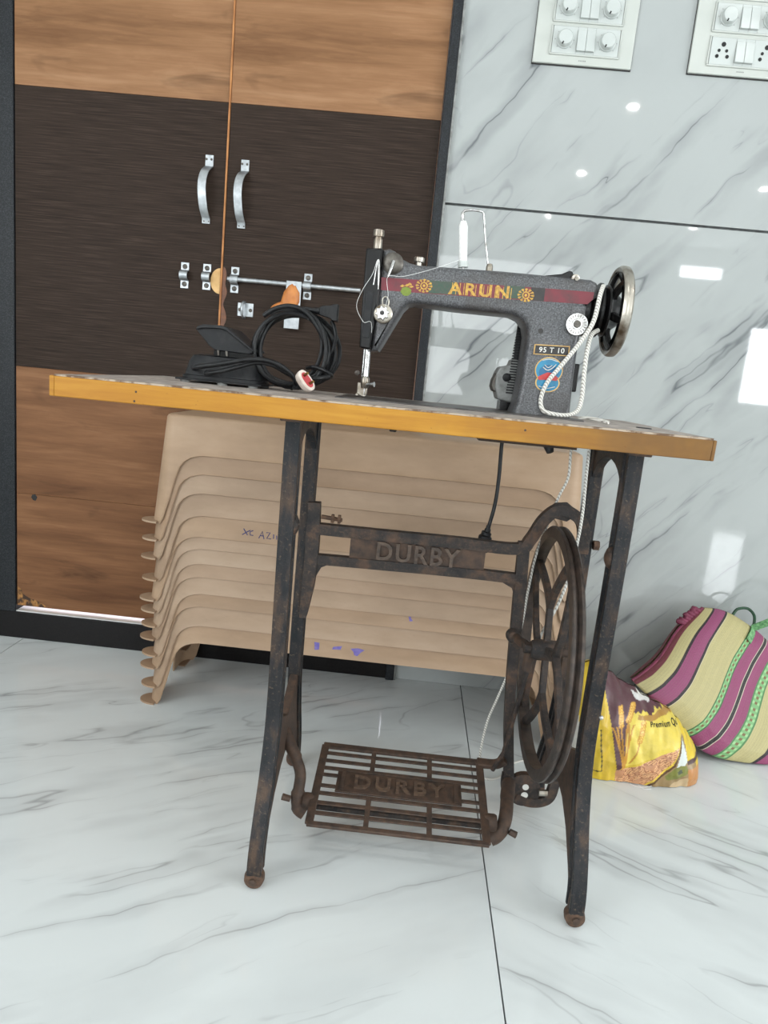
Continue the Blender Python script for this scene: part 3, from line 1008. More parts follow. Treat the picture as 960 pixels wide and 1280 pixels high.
# pivot lugs, rod and the curved hanger arms
PVY, PVZ = 1.105, 0.060
s = MB(to).cyl((-0.140, PVY, PVZ), (0.232, PVY, PVZ), 0.0055, n=12)
s.build('pivot_rod', 'iron', T)
for x0, x1 in ((-0.128, -0.108), (0.190, 0.212)):
    MB(to).lathe((x0, PVY, PVZ + 0.008), (1, 0, 0), [(0, 0), (0.013, 0), (0.015, 0.004), (0.015, x1 - x0 - 0.004), (0.013, x1 - x0), (0, x1 - x0)], 16).build('pivot_lug', 'iron_brown', trd)
la = MB(to).tube(bez([(-0.176, 1.165, 0.165), (-0.166, 1.150, 0.150), (-0.150, 1.135, 0.130), (-0.138, 1.122, 0.108), (-0.138, 1.112, 0.078), (-0.134, 1.106, 0.056), (-0.122, 1.104, 0.048)], 5), [0.011] * 10 + [0.010] * 10 + [0.013] * 5 + [0.015] * 6, 12)
la.build('hanger_arm', 'iron_brown', T)
MB(to).tube([(-0.150, 1.10, 0.072), (-0.164, 1.098, 0.076)], [0.0055, 0.006], 8).build('arm_screw', 'iron_brown', T)
ra = MB(to).tube(bez([(0.246, 1.215, 0.080), (0.238, 1.170, 0.078), (0.232, 1.130, 0.072), (0.226, 1.112, 0.060), (0.214, 1.104, 0.046), (0.204, 1.102, 0.040)], 5), [0.013] * 6 + [0.012] * 10 + [0.014] * 10, 12)
ra.build('hanger_arm', 'iron_brown', T)
MB(to).tube([(0.236, 1.100, 0.058), (0.248, 1.098, 0.054)], [0.0055, 0.006], 8).build('arm_screw', 'iron_brown', T)
# ear at the back of the treadle that takes the pitman
MB(to).sweep(bez([(0.186, 1.242, 0.100), (0.206, 1.238, 0.102), (0.222, 1.228, 0.110), (0.236, 1.222, 0.124)], 4), [(-0.010, -0.005), (0.010, -0.005), (0.010, 0.005), (-0.010, 0.005)], (0, 1, 0.2)).build('pitman_ear', 'iron_brown', trd, bevel=0.002)

# ================================================================== SEWING MACHINE
YM, YM2 = 1.155, 1.238
S = thing('sewing_machine', 'worn grey and black sewing machine lettered ARUN on the table', 'sewing machine', (0.20, 1.20, TZ))
so = S.location
arm_top = [(-0.079, 1.006), (-0.068, 1.009), (-0.058, 1.005), (-0.047, 0.995), (-0.034, 0.990), (-0.020, 0.988), (0.112, 0.9905), (0.252, 0.990), (0.262, 0.986), (0.266, 0.978), (0.267, 0.966), (0.251, 0.951), (0.250, 0.934)]
pil = [(0.247, 0.885), (0.248, 0.820), (0.249, 0.785), (0.252, TZ + 0.001), (0.155, TZ + 0.001), (0.160, 0.788), (0.163, 0.830), (0.164, 0.895), (0.160, 0.911), (0.150, 0.921), (0.136, 0.926), (0.05, 0.9265), (-0.020, 0.929), (-0.030, 0.927), (-0.038, 0.918), (-0.055, 0.884), (-0.072, 0.850), (-0.084, 0.848)]
# cast body: rounded section built as layers of the same outline, inset towards the front and back
outline = arm_top + pil
cxm, czm = 0.1, 0.93


def inset(poly, d):
    n_ = len(poly)
    area = sum(poly[i][0] * poly[(i + 1) % n_][1] - poly[(i + 1) % n_][0] * poly[i][1] for i in range(n_))
    sg = 1 if area > 0 else -1
    out = []
    for i in range(n_):
        a, b, c = Vector(poly[i - 1]), Vector(poly[i]), Vector(poly[(i + 1) % n_])
        e1, e2 = (b - a).normalized(), (c - b).normalized()
        n1_, n2_ = Vector((-e1.y, e1.x)) * sg, Vector((-e2.y, e2.x)) * sg
        nn = (n1_ + n2_)
        nn = nn.normalized() if nn.length > 1e-6 else n1_
        k = d / max(0.5, nn.dot(n1_))
        q = b + nn * k
        if b.y <= TZ + 0.002:
            q.y = b.y
        out.append((q.x, q.y))
    return out


layers = [(YM, 0.009), (YM + 0.0015, 0.005), (YM + 0.005, 0.0018), (YM + 0.011, 0.0), (YM2 - 0.014, 0.0), (YM2 - 0.006, 0.002), (YM2 - 0.0015, 0.006), (YM2, 0.010)]
body = MB(so)
NP = len(outline)
vs, fs = [], []
for y, d in layers:
    for p in inset(outline, d):
        vs.append((p[0], y, p[1]))
for i in range(len(layers) - 1):
    for k in range(NP):
        q = (k + 1) % NP
        fs.append((i * NP + k, i * NP + q, (i + 1) * NP + q, (i + 1) * NP + k))
fs.append(tuple(range(NP)))
fs.append(tuple((len(layers) - 1) * NP + k for k in range(NP))[::-1])
body.add(vs, fs)
bodyo = body.build('body', 'enamel', S, angle=45)
MB(so).box((-0.130, 1.110, TZ - 0.02), (0.262, 1.285, TZ + 0.0022)).build('bed', mottled('worn_bed_plate', (92, 88, 86), (60, 57, 56), 40, 0.4, 0.3), S, bevel=0.0015)
MB(so).lathe((0.205, 1.197, TZ), (0, 0, 1), [(0, 0), (0.052, 0), (0.050, 0.003), (0, 0.003)], 32).build('column_foot', 'enamel', S)
# nose cover
nose = MB(so).prism([(-0.104, 1.005), (-0.0775, 1.0065), (-0.0775, 0.96), (-0.0800, 0.90), (-0.0835, 0.850), (-0.1015, 0.852), (-0.103, 0.90)], 'y', YM - 0.006, YM2 - 0.004).build('face_plate', 'black_gloss', S, bevel=0.003, seg=3)
MB(so).tube(bez([(-0.0872, YM - 0.007, 0.950), (-0.0855, YM - 0.008, 0.970), (-0.0838, YM - 0.010, 0.986), (-0.0818, YM - 0.010, 0.986), (-0.0800, YM - 0.008, 0.968), (-0.0792, YM - 0.007, 0.944)], 5), 0.0011, 8).build('take_up_guard', 'chrome', nose)
MB(so).box((-0.0985, YM - 0.0072, 0.868), (-0.0865, YM - 0.004, 0.940)).build('slide_cover', 'black_plastic', nose, bevel=0.001)
MB(so).box((-0.0865, YM - 0.004, 0.918), (-0.0775, YM + 0.01, 0.945)).build('lever_slot', 'badge_black', nose)
MB(so).lathe((-0.0895, 1.190, 1.004), (0, 0, 1), [(0.0072, 0), (0.0072, 0.022), (0.0060, 0.022), (0.0060, 0.026), (0.0088, 0.026), (0.0092, 0.030), (0.0088, 0.036), (0.005, 0.0375), (0, 0.0378)], 24).build('presser_screw', 'nickel', S)
# needle bar, presser bar and foot
MB(so).cyl((-0.0905, 1.190, 0.86), (-0.0905, 1.190, 0.804), 0.0052, n=16).build('needle_bar', 'chrome', S)
MB(so).cyl((-0.0955, 1.203, 0.86), (-0.0955, 1.203, 0.792), 0.004, n=12).build('presser_bar', 'chrome', S)
MB(so).lathe((-0.0905, 1.190, 0.800), (0, 0, 1), [(0, -0.012), (0.0055, -0.012), (0.0075, -0.006), (0.0075, 0.004), (0.005, 0.008), (0, 0.008)], 16).build('needle_clamp', 'nickel', S)
MB(so).tube([(-0.0905, 1.188, 0.794), (-0.0790, 1.180, 0.7955), (-0.0740, 1.178, 0.7960)], [0.003, 0.003, 0.0045], 10).build('clamp_screw', 'chrome', S)
MB(so).cyl((-0.0905, 1.190, 0.79), (-0.0905, 1.190, TZ + 0.003), 0.0009, n=8).build('needle', 'chrome', S)
pf = MB(so)
pf.box((-0.1035, 1.172, TZ + 0.004), (-0.0985, 1.212, TZ + 0.0075))
pf.box((-0.0945, 1.172, TZ + 0.004), (-0.0865, 1.212, TZ + 0.0075))
pf.box((-0.1035, 1.198, TZ + 0.004), (-0.0865, 1.208, TZ + 0.026))
pf.build('presser_foot', 'nickel', S, bevel=0.001)
MB(so).lathe((-0.104, 1.190, 0.812), (-0.2, -1, 0), [(0.0, 0), (0.004, 0), (0.004, 0.005), (0, 0.006)], 12).build('guide_screw', 'dark_steel', S)
# tension assembly
tn = MB(so).lathe((-0.068, YM - 0.000, 0.9075), (0, -1, 0), [(0.0145, 0), (0.0150, 0.003), (0.0135, 0.005), (0.0135, 0.006), (0.0148, 0.008), (0.012, 0.010), (0.006, 0.010)], 28).build('tension_discs', 'nickel', S)
star = [((0.0112 if k % 4 < 2 else 0.0088) * math.cos(2 * math.pi * (k + 0.5) / 32), (0.0112 if k % 4 < 2 else 0.0088) * math.sin(2 * math.pi * (k + 0.5) / 32)) for k in range(32)]
MB(so).prism([(-0.069 + a, 0.9075 + b) for a, b in star], 'y', YM - 0.022, YM - 0.010).build('tension_knob', 'chrome', tn, bevel=0.001)
MB(so).lathe((-0.069, YM - 0.0222, 0.9075), (0, -1, 0), [(0.0035, 0), (0.0035, 0.0004), (0, 0.0004)], 16).build('knob_centre', 'badge_black', tn)
MB(so).tube(bez([(-0.070, YM - 0.003, 0.918), (-0.071, YM - 0.005, 0.930), (-0.066, YM - 0.005, 0.934), (-0.061, YM - 0.004, 0.928), (-0.062, YM - 0.003, 0.918)], 5), 0.0012, 8).build('check_spring', 'nickel', tn)
MB(so).lathe((-0.060, YM + 0.004, 0.986), (0, -1, 0), [(0.0165, 0), (0.0165, 0.006), (0.012, 0.010), (0.008, 0.011), (0, 0.011)], 28).build('take_up_boss', 'dark_steel', S)
MB(so).tube([(-0.0590, YM - 0.008, 0.988), (-0.0625, YM - 0.014, 0.974), (-0.0655, YM - 0.016, 0.963)], [0.003, 0.0026, 0.0018], 10).build('take_up_lever', 'chrome', S)
# thread path
MB(so).tube(bez([(-0.0905, 1.188, 0.785), (-0.084, 1.146, 0.885), (-0.098, 1.144, 0.892), (-0.111, 1.146, 0.915), (-0.104, 1.145, 0.940), (-0.090, 1.142, 0.965), (-0.0838, 1.140, 0.985), (-0.0800, 1.142, 0.950)], 6), 0.00032, 6).build('thread', 'thread', S)
MB(so).tube(bez([(0.046, 1.185, 1.006), (0.010, 1.150, 0.985), (-0.040, 1.139, 0.966), (-0.0655, 1.138, 0.963), (-0.0625, 1.140, 0.935), (-0.066, 1.140, 0.915)], 6), 0.00032, 6).build('thread', 'thread', S)
# stripe and transfers on the arm (thin printed films)
FY = YM - 0.0001


def film(mat, pts, name, d=0.0004, parent=None):
    return MB(so).prism(pts, 'y', FY - d, FY + 0.0008).build(name, mat, parent or bodyo)


film('maroon', [(-0.0765, 0.9635), (0.010, 0.9655), (0.168, 0.9695), (0.258, 0.9705), (0.258, 0.960), (0.2505, 0.9515), (0.168, 0.9495), (0.010, 0.9455), (-0.0755, 0.9440)], 'stripe')
film('dark_green', [(0.000, 0.9655), (0.046, 0.9665), (0.046, 0.9475), (0.000, 0.9460)], 'transfer', 0.0006)
film('dark_green', [(0.118, 0.9685), (0.150, 0.9692), (0.150, 0.9502), (0.118, 0.9495)], 'transfer', 0.0006)
film('badge_black', [(0.160, 0.9692), (0.182, 0.9697), (0.182, 0.9500), (0.160, 0.9495)], 'transfer', 0.0005)
vs, fs = fit_text('ARUN', 0.096, 0.0190, spacing=1.25, weight=0.0022)
MB(so).add([(0.0785 + p.x, FY - 0.0008, 0.9575 + p.y + p.x * 0.018) for p in vs], fs).build('name_letters', 'gold', bodyo)['label'] = 'faded gold letters ARUN'
# hatching between the letters
hs = MB(so)
for k in range(16):
    x = 0.036 + k * 0.0062
    hs.box((x, FY - 0.0007, 0.9480), (x + 0.0011, FY, 0.9655))
hs.build('letter_hatching', 'gold', bodyo)
for x in (-0.008, 0.153):
    ro = MB(so)
    for k in range(12):
        a = 2 * math.pi * k / 12
        ro.prism([(x + 0.0052 * math.cos(a) * 1.3 - 0.0006, 0.9565 + 0.0052 * math.sin(a)), (x + 0.0105 * math.cos(a - 0.2) * 1.2, 0.9565 + 0.0098 * math.sin(a - 0.2)), (x + 0.0112 * math.cos(a) * 1.2, 0.9565 + 0.0104 * math.sin(a)), (x + 0.0105 * math.cos(a + 0.2) * 1.2, 0.9565 + 0.0098 * math.sin(a + 0.2))], 'y', FY - 0.0009, FY)
    ro.lathe((x, FY, 0.9565), (0, -1, 0), [(0.0060, 0), (0.0060, 0.0008), (0.0040, 0.0008), (0.0040, 0.0)], 20)
    ro.lathe((x, FY, 0.9565), (0, -1, 0), [(0.0022, 0), (0.0022, 0.0008), (0, 0.0008)], 12)
    ro.build('rosette', 'gold', bodyo)
film('leaf_green', [(-0.0355 + 0.0085 * math.cos(2 * math.pi * k / 20) * (1.05 if k % 3 else 0.9), 0.9455 + 0.0068 * math.sin(2 * math.pi * k / 20)) for k in range(20)], 'fruit_transfer', 0.0007)
lf = MB(so)
for a, b in ((-0.042, 0.9535), (-0.035, 0.955), (-0.028, 0.9535), (-0.031, 0.957)):
    lf.prism([(a - 0.004, b - 0.001), (a, b + 0.0022), (a + 0.004, b), (a, b - 0.002)], 'y', FY - 0.0007, FY)
lf.build('leaf_transfer', 'gold', bodyo)
# model plate
pl = MB(so).prism([(0.1765, 0.8835), (0.2325, 0.8855), (0.2325, 0.8695), (0.1765, 0.8675)], 'y', YM - 0.0022, YM + 0.001).build('model_plate', 'gold_bright', S, bevel=0.0005)
MB(so).prism([(0.1782, 0.8820), (0.2308, 0.8840), (0.2308, 0.8710), (0.1782, 0.8690)], 'y', YM - 0.0027, YM - 0.002).build('plate_field', 'badge_black', pl)
vs, fs = fit_text('95 T 10', 0.040, 0.0082, spacing=1.1, weight=0.001)
MB(so).add([(0.2045 + p.x, YM - 0.0030, 0.8765 + p.y + p.x * 0.036) for p in vs], fs).build('plate_numbers', 'white_print', pl)['label'] = 'white characters 95 T 10'
# emblem
EX, EZ = 0.2045, 0.8450


def disc(cx_, cz_, rx, rz, d, mat, name, parent, n_=40):
    return MB(so).prism([(cx_ + rx * math.cos(2 * math.pi * k / n_), cz_ + rz * math.sin(2 * math.pi * k / n_)) for k in range(n_)], 'y', YM - d, YM + 0.001).build(name, mat, parent)


em = disc(EX, EZ, 0.0222, 0.0205, 0.0016, 'gold_bright', 'emblem', S)
disc(EX + 0.0005, EZ - 0.0200, 0.0195, 0.0145, 0.0014, 'gold_bright', 'emblem_rim', em)
disc(EX + 0.0005, EZ - 0.0200, 0.0175, 0.0128, 0.0018, 'badge_blue', 'emblem_scroll', em)
disc(EX, EZ, 0.0205, 0.0188, 0.0022, 'badge_blue', 'emblem_field', em)
disc(EX, EZ - 0.004, 0.0155, 0.0125, 0.0024, mottled('enamel_deep_blue', (22, 92, 132), (26, 104, 146), 90, 0.35), 'emblem_globe', em)
MB(so).prism([(EX - 0.0165, EZ - 0.0118), (EX - 0.012, EZ - 0.009), (EX - 0.002, EZ - 0.0035), (EX + 0.004, EZ - 0.0035), (EX + 0.0165, EZ - 0.0105), (EX + 0.014, EZ - 0.0155), (EX, EZ - 0.0150), (EX - 0.014, EZ - 0.0165)], 'y', YM - 0.0029, YM).build('emblem_ribbon', 'badge_red', em)
wk = MB(so)
wk.tube(bez([(EX - 0.010, YM - 0.0028, EZ + 0.004), (EX - 0.003, YM - 0.0028, EZ + 0.000), (EX + 0.004, YM - 0.0028, EZ + 0.003), (EX + 0.010, YM - 0.0028, EZ + 0.010)], 4), 0.0008, 6)
wk.tube(bez([(EX - 0.008, YM - 0.0028, EZ + 0.008), (EX - 0.002, YM - 0.0028, EZ + 0.004), (EX + 0.004, YM - 0.0028, EZ + 0.008)], 4), 0.0006, 6)
wk.tube(bez([(EX - 0.013, YM - 0.0024, EZ - 0.026), (EX, YM - 0.0024, EZ - 0.0285), (EX + 0.013, YM - 0.0024, EZ - 0.025)], 4), 0.0006, 6)
wk.tube(bez([(EX - 0.012, YM - 0.0024, EZ + 0.0145), (EX, YM - 0.0024, EZ + 0.0172), (EX + 0.012, YM - 0.0024, EZ + 0.0145)], 4), 0.0006, 6)
wk.build('emblem_lines', 'white_print', em)
# stitch dial, screw hole, slot plate
dl = MB(so).lathe((0.2375, YM + 0.001, 0.9195), (0, -1, 0), [(0.0178, 0), (0.0178, 0.006), (0.0168, 0.0075), (0.0085, 0.0078), (0.008, 0.0088), (0, 0.0088)], 40).build('stitch_dial', 'chrome', S)
MB(so).lathe((0.2375, YM - 0.0078, 0.9195), (0, -1, 0), [(0.0060, 0), (0.0052, 0.0022), (0, 0.0024)], 20).build('dial_screw', 'dark_steel', dl)
tk = MB(so)
for k in range(20):
    a = 2 * math.pi * k / 20
    c_, s_ = math.cos(a), math.sin(a)
    tk.beam((0.2375 + 0.0115 * c_, YM - 0.0067, 0.9195 + 0.0115 * s_), (0.2375 + 0.0150 * c_, YM - 0.0067, 0.9195 + 0.0150 * s_), 0.0011, 0.0008, (0, -1, 0))
tk.build('dial_marks', 'dark_steel', dl)
MB(so).prism([(0.226, 0.948), (0.2495, 0.949), (0.2485, 0.905), (0.226, 0.905)], 'y', YM - 0.0015, YM + 0.002).build('dial_mount', 'enamel', S, bevel=0.002)
MB(so).lathe((0.1835, YM - 0.0001, 0.9045), (0, -1, 0), [(0.0042, 0), (0.0040, 0.0006), (0, 0.0007)], 18).build('oil_hole', 'badge_black', S)
# top furniture
MB(so).lathe((-0.0205, 1.190, 0.986), (0, 0, 1), [(0.005, 0), (0.005, 0.010), (0.0085, 0.011), (0.009, 0.017), (0.007, 0.0185), (0, 0.019)], 20).build('thread_guide_post', 'nickel', S)
MB(so).cyl((0.0522, 1.190, 0.988), (0.0425, 1.190, 1.078), 0.0018, n=10).build('spool_pin', 'chrome', S)
MB(so).tube(bez([(0.0425, 1.190, 1.066), (0.0410, 1.190, 1.0765), (0.0480, 1.190, 1.082), (0.0620, 1.190, 1.083), (0.0735, 1.190, 1.081), (0.0765, 1.190, 1.072), (0.0825, 1.190, 1.040), (0.0895, 1.190, 1.010), (0.0940, 1.190, 0.990)], 6), 0.0019, 10).build('spool_pin_wire', 'chrome', S)
MB(so).lathe((0.0940, 1.190, 0.986), (0, 0, 1), [(0.0055, 0), (0.0055, 0.014), (0.004, 0.018), (0, 0.018)], 16).build('pin_socket', 'nickel', S)
MB(so).lathe((0.0752, 1.190, 0.988), (0, 0, 1), [(0.004, 0), (0.004, 0.005), (0, 0.005)], 12).build('oil_cap', 'badge_black', S)
wn = MB(so).prism([(0.180, 0.9905), (0.206, 0.995), (0.218, 1.001), (0.2225, 1.000), (0.228, 0.9885), (0.226, 0.986), (0.182, 0.988)], 'y', 1.165, 1.196).build('bobbin_winder', 'black_gloss', S, bevel=0.002)
MB(so).lathe((0.2265, 1.166, 0.9905), (0.2, -1, -0.2), [(0.0065, 0), (0.0065, 0.006), (0.003, 0.007), (0.003, 0.012), (0, 0.012)], 14).build('winder_screw', 'nickel', wn)
# shaft bush and hand wheel
MB(so).lathe((0.245, 1.198, 0.945), (1, 0, 0), [(0.0, 0.0), (0.040, 0.0), (0.040, 0.012), (0.034, 0.018), (0.034, 0.030), (0.0, 0.030)], 36).build('shaft_bush', 'black_gloss', S)
HX, HY, HZ, HR = 0.308, 1.200, 0.949, 0.0715
hw = MB(so).lathe((HX, HY, HZ), (1, 0, 0), [(HR - 0.010, -0.006), (HR - 0.003, -0.008), (HR, -0.004), (HR + 0.0006, 0.0), (HR, 0.005), (HR - 0.003, 0.008), (HR - 0.009, 0.008), (HR - 0.012, 0.003), (HR - 0.010, -0.006)], 64).build('hand_wheel', 'nickel', S)
MB(so).lathe((HX - 0.036, HY, HZ), (1, 0, 0), [(0, 0), (0.040, 0.0), (0.043, 0.003), (0.043, 0.007), (0.036, 0.011), (0.041, 0.015), (0.041, 0.018), (0.034, 0.022), (0.030, 0.030), (0.022, 0.040), (0, 0.042)], 40).build('belt_pulley', 'black_gloss', hw)
for k in range(6):
    a = 2 * math.pi * (k + 0.3) / 6
    s = MB(so)
    P = []
    for r, dx in ((0.026, -0.010), (0.036, -0.012), (0.050, -0.008), (0.062, -0.002)):
        P.append((HX + dx, HY + r * math.cos(a), HZ + r * math.sin(a)))
    s.sweep(bez(P, 3), [(-0.006, -0.0045), (0.006, -0.0045), (0.006, 0.0045), (-0.006, 0.0045)], Vector((1, 0, 0)).cross(Vector((0, math.cos(a), math.sin(a)))))
    s.build('spoke', 'black_gloss', hw, bevel=0.0015)
MB(so).lathe((HX - 0.002, HY, HZ), (1, 0, 0), [(0, 0.022), (0.016, 0.022), (0.019, 0.018), (0.019, 0)], 28).build('clutch_knob', 'nickel', hw)
MB(so).lathe((HX - 0.008, HY, HZ), (1, 0, 0), [(HR - 0.009, 0.0), (HR - 0.009, 0.003), (HR - 0.018, 0.004), (HR - 0.018, 0.0)], 48).build('inner_ring', 'black_gloss', hw)
MB(so).box((0.247, 1.17, 0.815), (0.256, 1.21, 0.860)).build('belt_guard_lug', 'black_gloss', S, bevel=0.002)
# motor and light unit behind the pillar
mo = MB(so).prism([(0.139, 0.7905), (0.158, 0.7865), (0.185, 0.7865), (0.185, 0.858), (0.157, 0.862), (0.154, 0.850), (0.138, 0.847), (0.132, 0.835), (0.132, 0.812)], 'y', 1.245, 1.305).build('motor', 'grey_case', S, bevel=0.003, seg=3)
MB(so).lathe((0.1500, 1.2445, 0.829), (0, -1, 0), [(0.0072, 0), (0.0072, 0.002), (0.005, 0.003), (0, 0.003)], 20).build('motor_knob', 'black_plastic', mo)
MB(so).prism([(0.127, 0.822), (0.132, 0.836), (0.138, 0.836), (0.138, 0.803), (0.130, 0.803), (0.126, 0.812)], 'y', 1.25, 1.29).build('brush_holder', 'dark_steel', mo, bevel=0.002)
bl = MB(so)
for k in range(26):
    z = 0.802 + k * 0.0045
    x = 0.1555 + (z - 0.80) * 0.06
    bl.box((x - 0.004, 1.244, z), (x + 0.010, 1.253, z + 0.0024))
bl.box((0.158, 1.246, 0.80), (0.172, 1.252, 0.92))
bl.build('toothed_belt', 'black_rubber', mo)
MB(so).box((0.145, 1.25, TZ + 0.002), (0.190, 1.30, 0.788)).build('motor_bracket', 'black_gloss', mo)
MB(so).tube(bez([(0.172, 1.275, 0.787), (0.162, 1.270, 0.765), (0.1595, 1.270, 0.715), (0.162, 1.270, 0.65), (0.161, 1.270, 0.60), (0.1545, 1.270, 0.556)], 6), 0.0036, 10).build('cable', 'black_rubber', mo)
MB(so).tube(bez([(0.1545, 1.270, 0.560), (0.1535, 1.270, 0.550), (0.1520, 1.270, 0.544), (0.1500, 1.269, 0.532), (0.1480, 1.268, 0.518), (0.1470, 1.268, 0.510)], 4), [0.0042] * 3 + [0.006] * 3 + [0.0095] * 4 + [0.0125] * 6 + [0.0115] * 4 + [0.009], 14).build('cable_end', 'black_plastic', mo)

# thread spool on the pin
sp = thing('thread_spool', 'white thread spool on the machine top spool pin', 'spool', (0.0515, 1.190, 0.9955))
ax = Vector((-0.0097, 0, 0.090)).normalized()
MB(sp.location).lathe((0.0515, 1.190, 0.9955), ax, [(0.0022, 0), (0.0078, 0), (0.0078, 0.008), (0.0066, 0.009), (0.0072, 0.062), (0.006, 0.066), (0.0045, 0.070), (0.0022, 0.070), (0.0022, 0)], 28).build('thread_winding', 'thread', sp)
MB(sp.location).lathe((0.0515, 1.190, 0.9955), ax, [(0.0022, -0.0005), (0.0082, -0.0005), (0.0084, 0.003), (0.0082, 0.008), (0.0076, 0.0085)], 28).build('spool_base', 'switch_white', sp)

# ================================================================== WHITE CORD (used as drive belt)
cord = MB((0.25, 1.14, TZ))
cord.tube(bez([(0.272, 1.160, 0.982), (0.2665, 1.148, 0.966), (0.261, 1.143, 0.925), (0.245, 1.1415, 0.892), (0.2235, 1.1415, 0.858), (0.2030, 1.1430, 0.826), (0.1965, 1.1445, 0.800), (0.2010, 1.142, 0.7825), (0.2150, 1.138, 0.7775), (0.2400, 1.138, 0.7775), (0.2560, 1.142, 0.786), (0.2615, 1.148, 0.806), (0.2600, 1.150, 0.845), (0.2600, 1.152, 0.880), (0.2640, 1.158, 0.905), (0.276, 1.168, 0.915)], 7), 0.0036, 10)
cordo = cord.build('drive_cord', 'rope')
tag(cordo, 'thick white twisted cord looped from the hand wheel down the machine pillar', 'cord')
cordo.location = (0.25, 1.14, TZ)
c2 = MB((0.28, 1.15, TZ))
c2.tube(bez([(0.262, 1.150, TZ + 0.004), (0.275, 1.130, TZ + 0.006), (0.288, 1.115, TZ + 0.005), (0.2965, 1.100, TZ + 0.003)], 6), 0.0028, 8)
c2o = c2.build('cord_end', 'rope')
c2o.location = (0.28, 1.15, TZ)
tag(c2o, 'short cord end lying on the table behind the pillar foot', 'cord')
c3 = MB((0.3, 1.2, 0.0))
c3.tube(bez([(0.298, 1.200, 0.742), (0.300, 1.200, 0.680), (0.303, 1.198, 0.612), (0.301, 1.196, 0.560), (0.296, 1.195, 0.500), (0.287, 1.22, 0.43), (0.281, 1.27, 0.37), (0.279, 1.30, 0.32)], 6), 0.0027, 8)
c3o = c3.build('belt_cord', 'rope')
c3o.location = (0.3, 1.2, 0)
tag(c3o, 'white cord hanging beside the right iron frame behind the flywheel', 'cord')
c4 = MB((0.2, 1.3, 0.0))
c4.tube(bez([(0.272, 1.23, 0.742), (0.277, 1.235, 0.70), (0.279, 1.24, 0.665), (0.270, 1.25, 0.630), (0.262, 1.262, 0.585), (0.250, 1.275, 0.52), (0.247, 1.29, 0.45), (0.244, 1.295, 0.36), (0.234, 1.30, 0.275), (0.218, 1.30, 0.210), (0.205, 1.30, 0.161), (0.199, 1.30, 0.100), (0.201, 1.305, 0.050), (0.208, 1.335, 0.012), (0.222, 1.350, 0.0030), (0.240, 1.352, 0.0026), (0.262, 1.372, 0.0026), (0.285, 1.42, 0.0026), (0.33, 1.45, 0.0026)], 6), 0.0024, 8)
c4o = c4.build('belt_cord', 'rope')
c4o.location = (0.2, 1.3, 0)
tag(c4o, 'thin white cord trailing from the flywheel to the floor behind the treadle', 'cord')

# ================================================================== FOOT PEDAL WITH CABLE
PD = thing('foot_pedal', 'dusty black machine foot pedal with coiled cable on the table', 'foot pedal', (-0.33, 1.2, TZ))
po = PD.location


def loft(mb, levels, y0, y1, top_round=0.0):
    pass


# base: rounded box narrowing upward
pb = MB(po)
vs, fs = [], []
NR = 28
for z, ex, xa, xb, ya_, yb_ in ((TZ + 0.007, 0.0, -0.398, -0.262, 1.160, 1.262), (TZ + 0.012, 0.0, -0.398, -0.262, 1.160, 1.262), (TZ + 0.013, 0, -0.395, -0.265, 1.163, 1.259), (TZ + 0.036, 0.0, -0.389, -0.272, 1.168, 1.254), (TZ + 0.045, 0.0, -0.384, -0.277, 1.173, 1.249), (TZ + 0.048, 0, -0.374, -0.286, 1.183, 1.240)):
    cx_, cy_ = (xa + xb) / 2, (ya_ + yb_) / 2
    for k in range(NR):
        a = 2 * math.pi * k / NR
        e = 0.42
        c_, s_ = math.cos(a), math.sin(a)
        vs.append((cx_ + (xb - xa) / 2 * math.copysign(abs(c_) ** e, c_), cy_ + (yb_ - ya_) / 2 * math.copysign(abs(s_) ** e, s_), z))
for i in range(5):
    for k in range(NR):
        q = (k + 1) % NR
        fs.append((i * NR + k, i * NR + q, (i + 1) * NR + q, (i + 1) * NR + k))
fs.append(tuple(range(NR))[::-1])
fs.append(tuple(5 * NR + k for k in range(NR)))
pbo = pb.add(vs, fs).build('pedal_base', 'black_plastic', PD, angle=35)
MB(po).box((-0.402, 1.157, TZ + 0.0035), (-0.258, 1.265, TZ + 0.0068)).build('base_plate', 'black_plastic', PD, bevel=0.001)
for x, y in ((-0.388, 1.168), (-0.274, 1.168), (-0.388, 1.254), (-0.274, 1.254), (-0.325, 1.166)):
    MB(po).lathe((x, y, TZ), (0, 0, 1), [(0.0, 0), (0.008, 0), (0.009, 0.004), (0, 0.004)], 16).build('rubber_foot', 'grey_case', pbo)
# raised treadle plate hinged at the right
MB(po).prism([(-0.374, 0.8565), (-0.370, 0.8620), (-0.362, 0.8655), (-0.332, 0.8660), (-0.322, 0.8640), (-0.279, 0.8330), (-0.279, 0.8280), (-0.285, 0.8255), (-0.342, 0.8265), (-0.352, 0.8330)], 'y', 1.172, 1.178).build('pedal_web', 'black_plastic', PD, bevel=0.001)
MB(po).prism([(-0.374, 0.8565), (-0.371, 0.8620), (-0.362, 0.8660), (-0.332, 0.8668), (-0.322, 0.8645), (-0.278, 0.8330), (-0.278, 0.8290), (-0.323, 0.8590), (-0.334, 0.8615), (-0.362, 0.8600)], 'y', 1.166, 1.258).build('pedal_plate', 'black_plastic', PD, bevel=0.001)
MB(po).box((-0.345, 1.176, TZ + 0.046), (-0.276, 1.250, TZ + 0.056)).build('hinge_block', 'black_gloss', PD, bevel=0.001)
for x in (-0.336, -0.322):
    MB(po).tube([(x, 1.174, TZ + 0.048), (x - 0.002, 1.174, TZ + 0.064)], 0.002, 8).build('hinge_pin', 'dark_steel', PD)
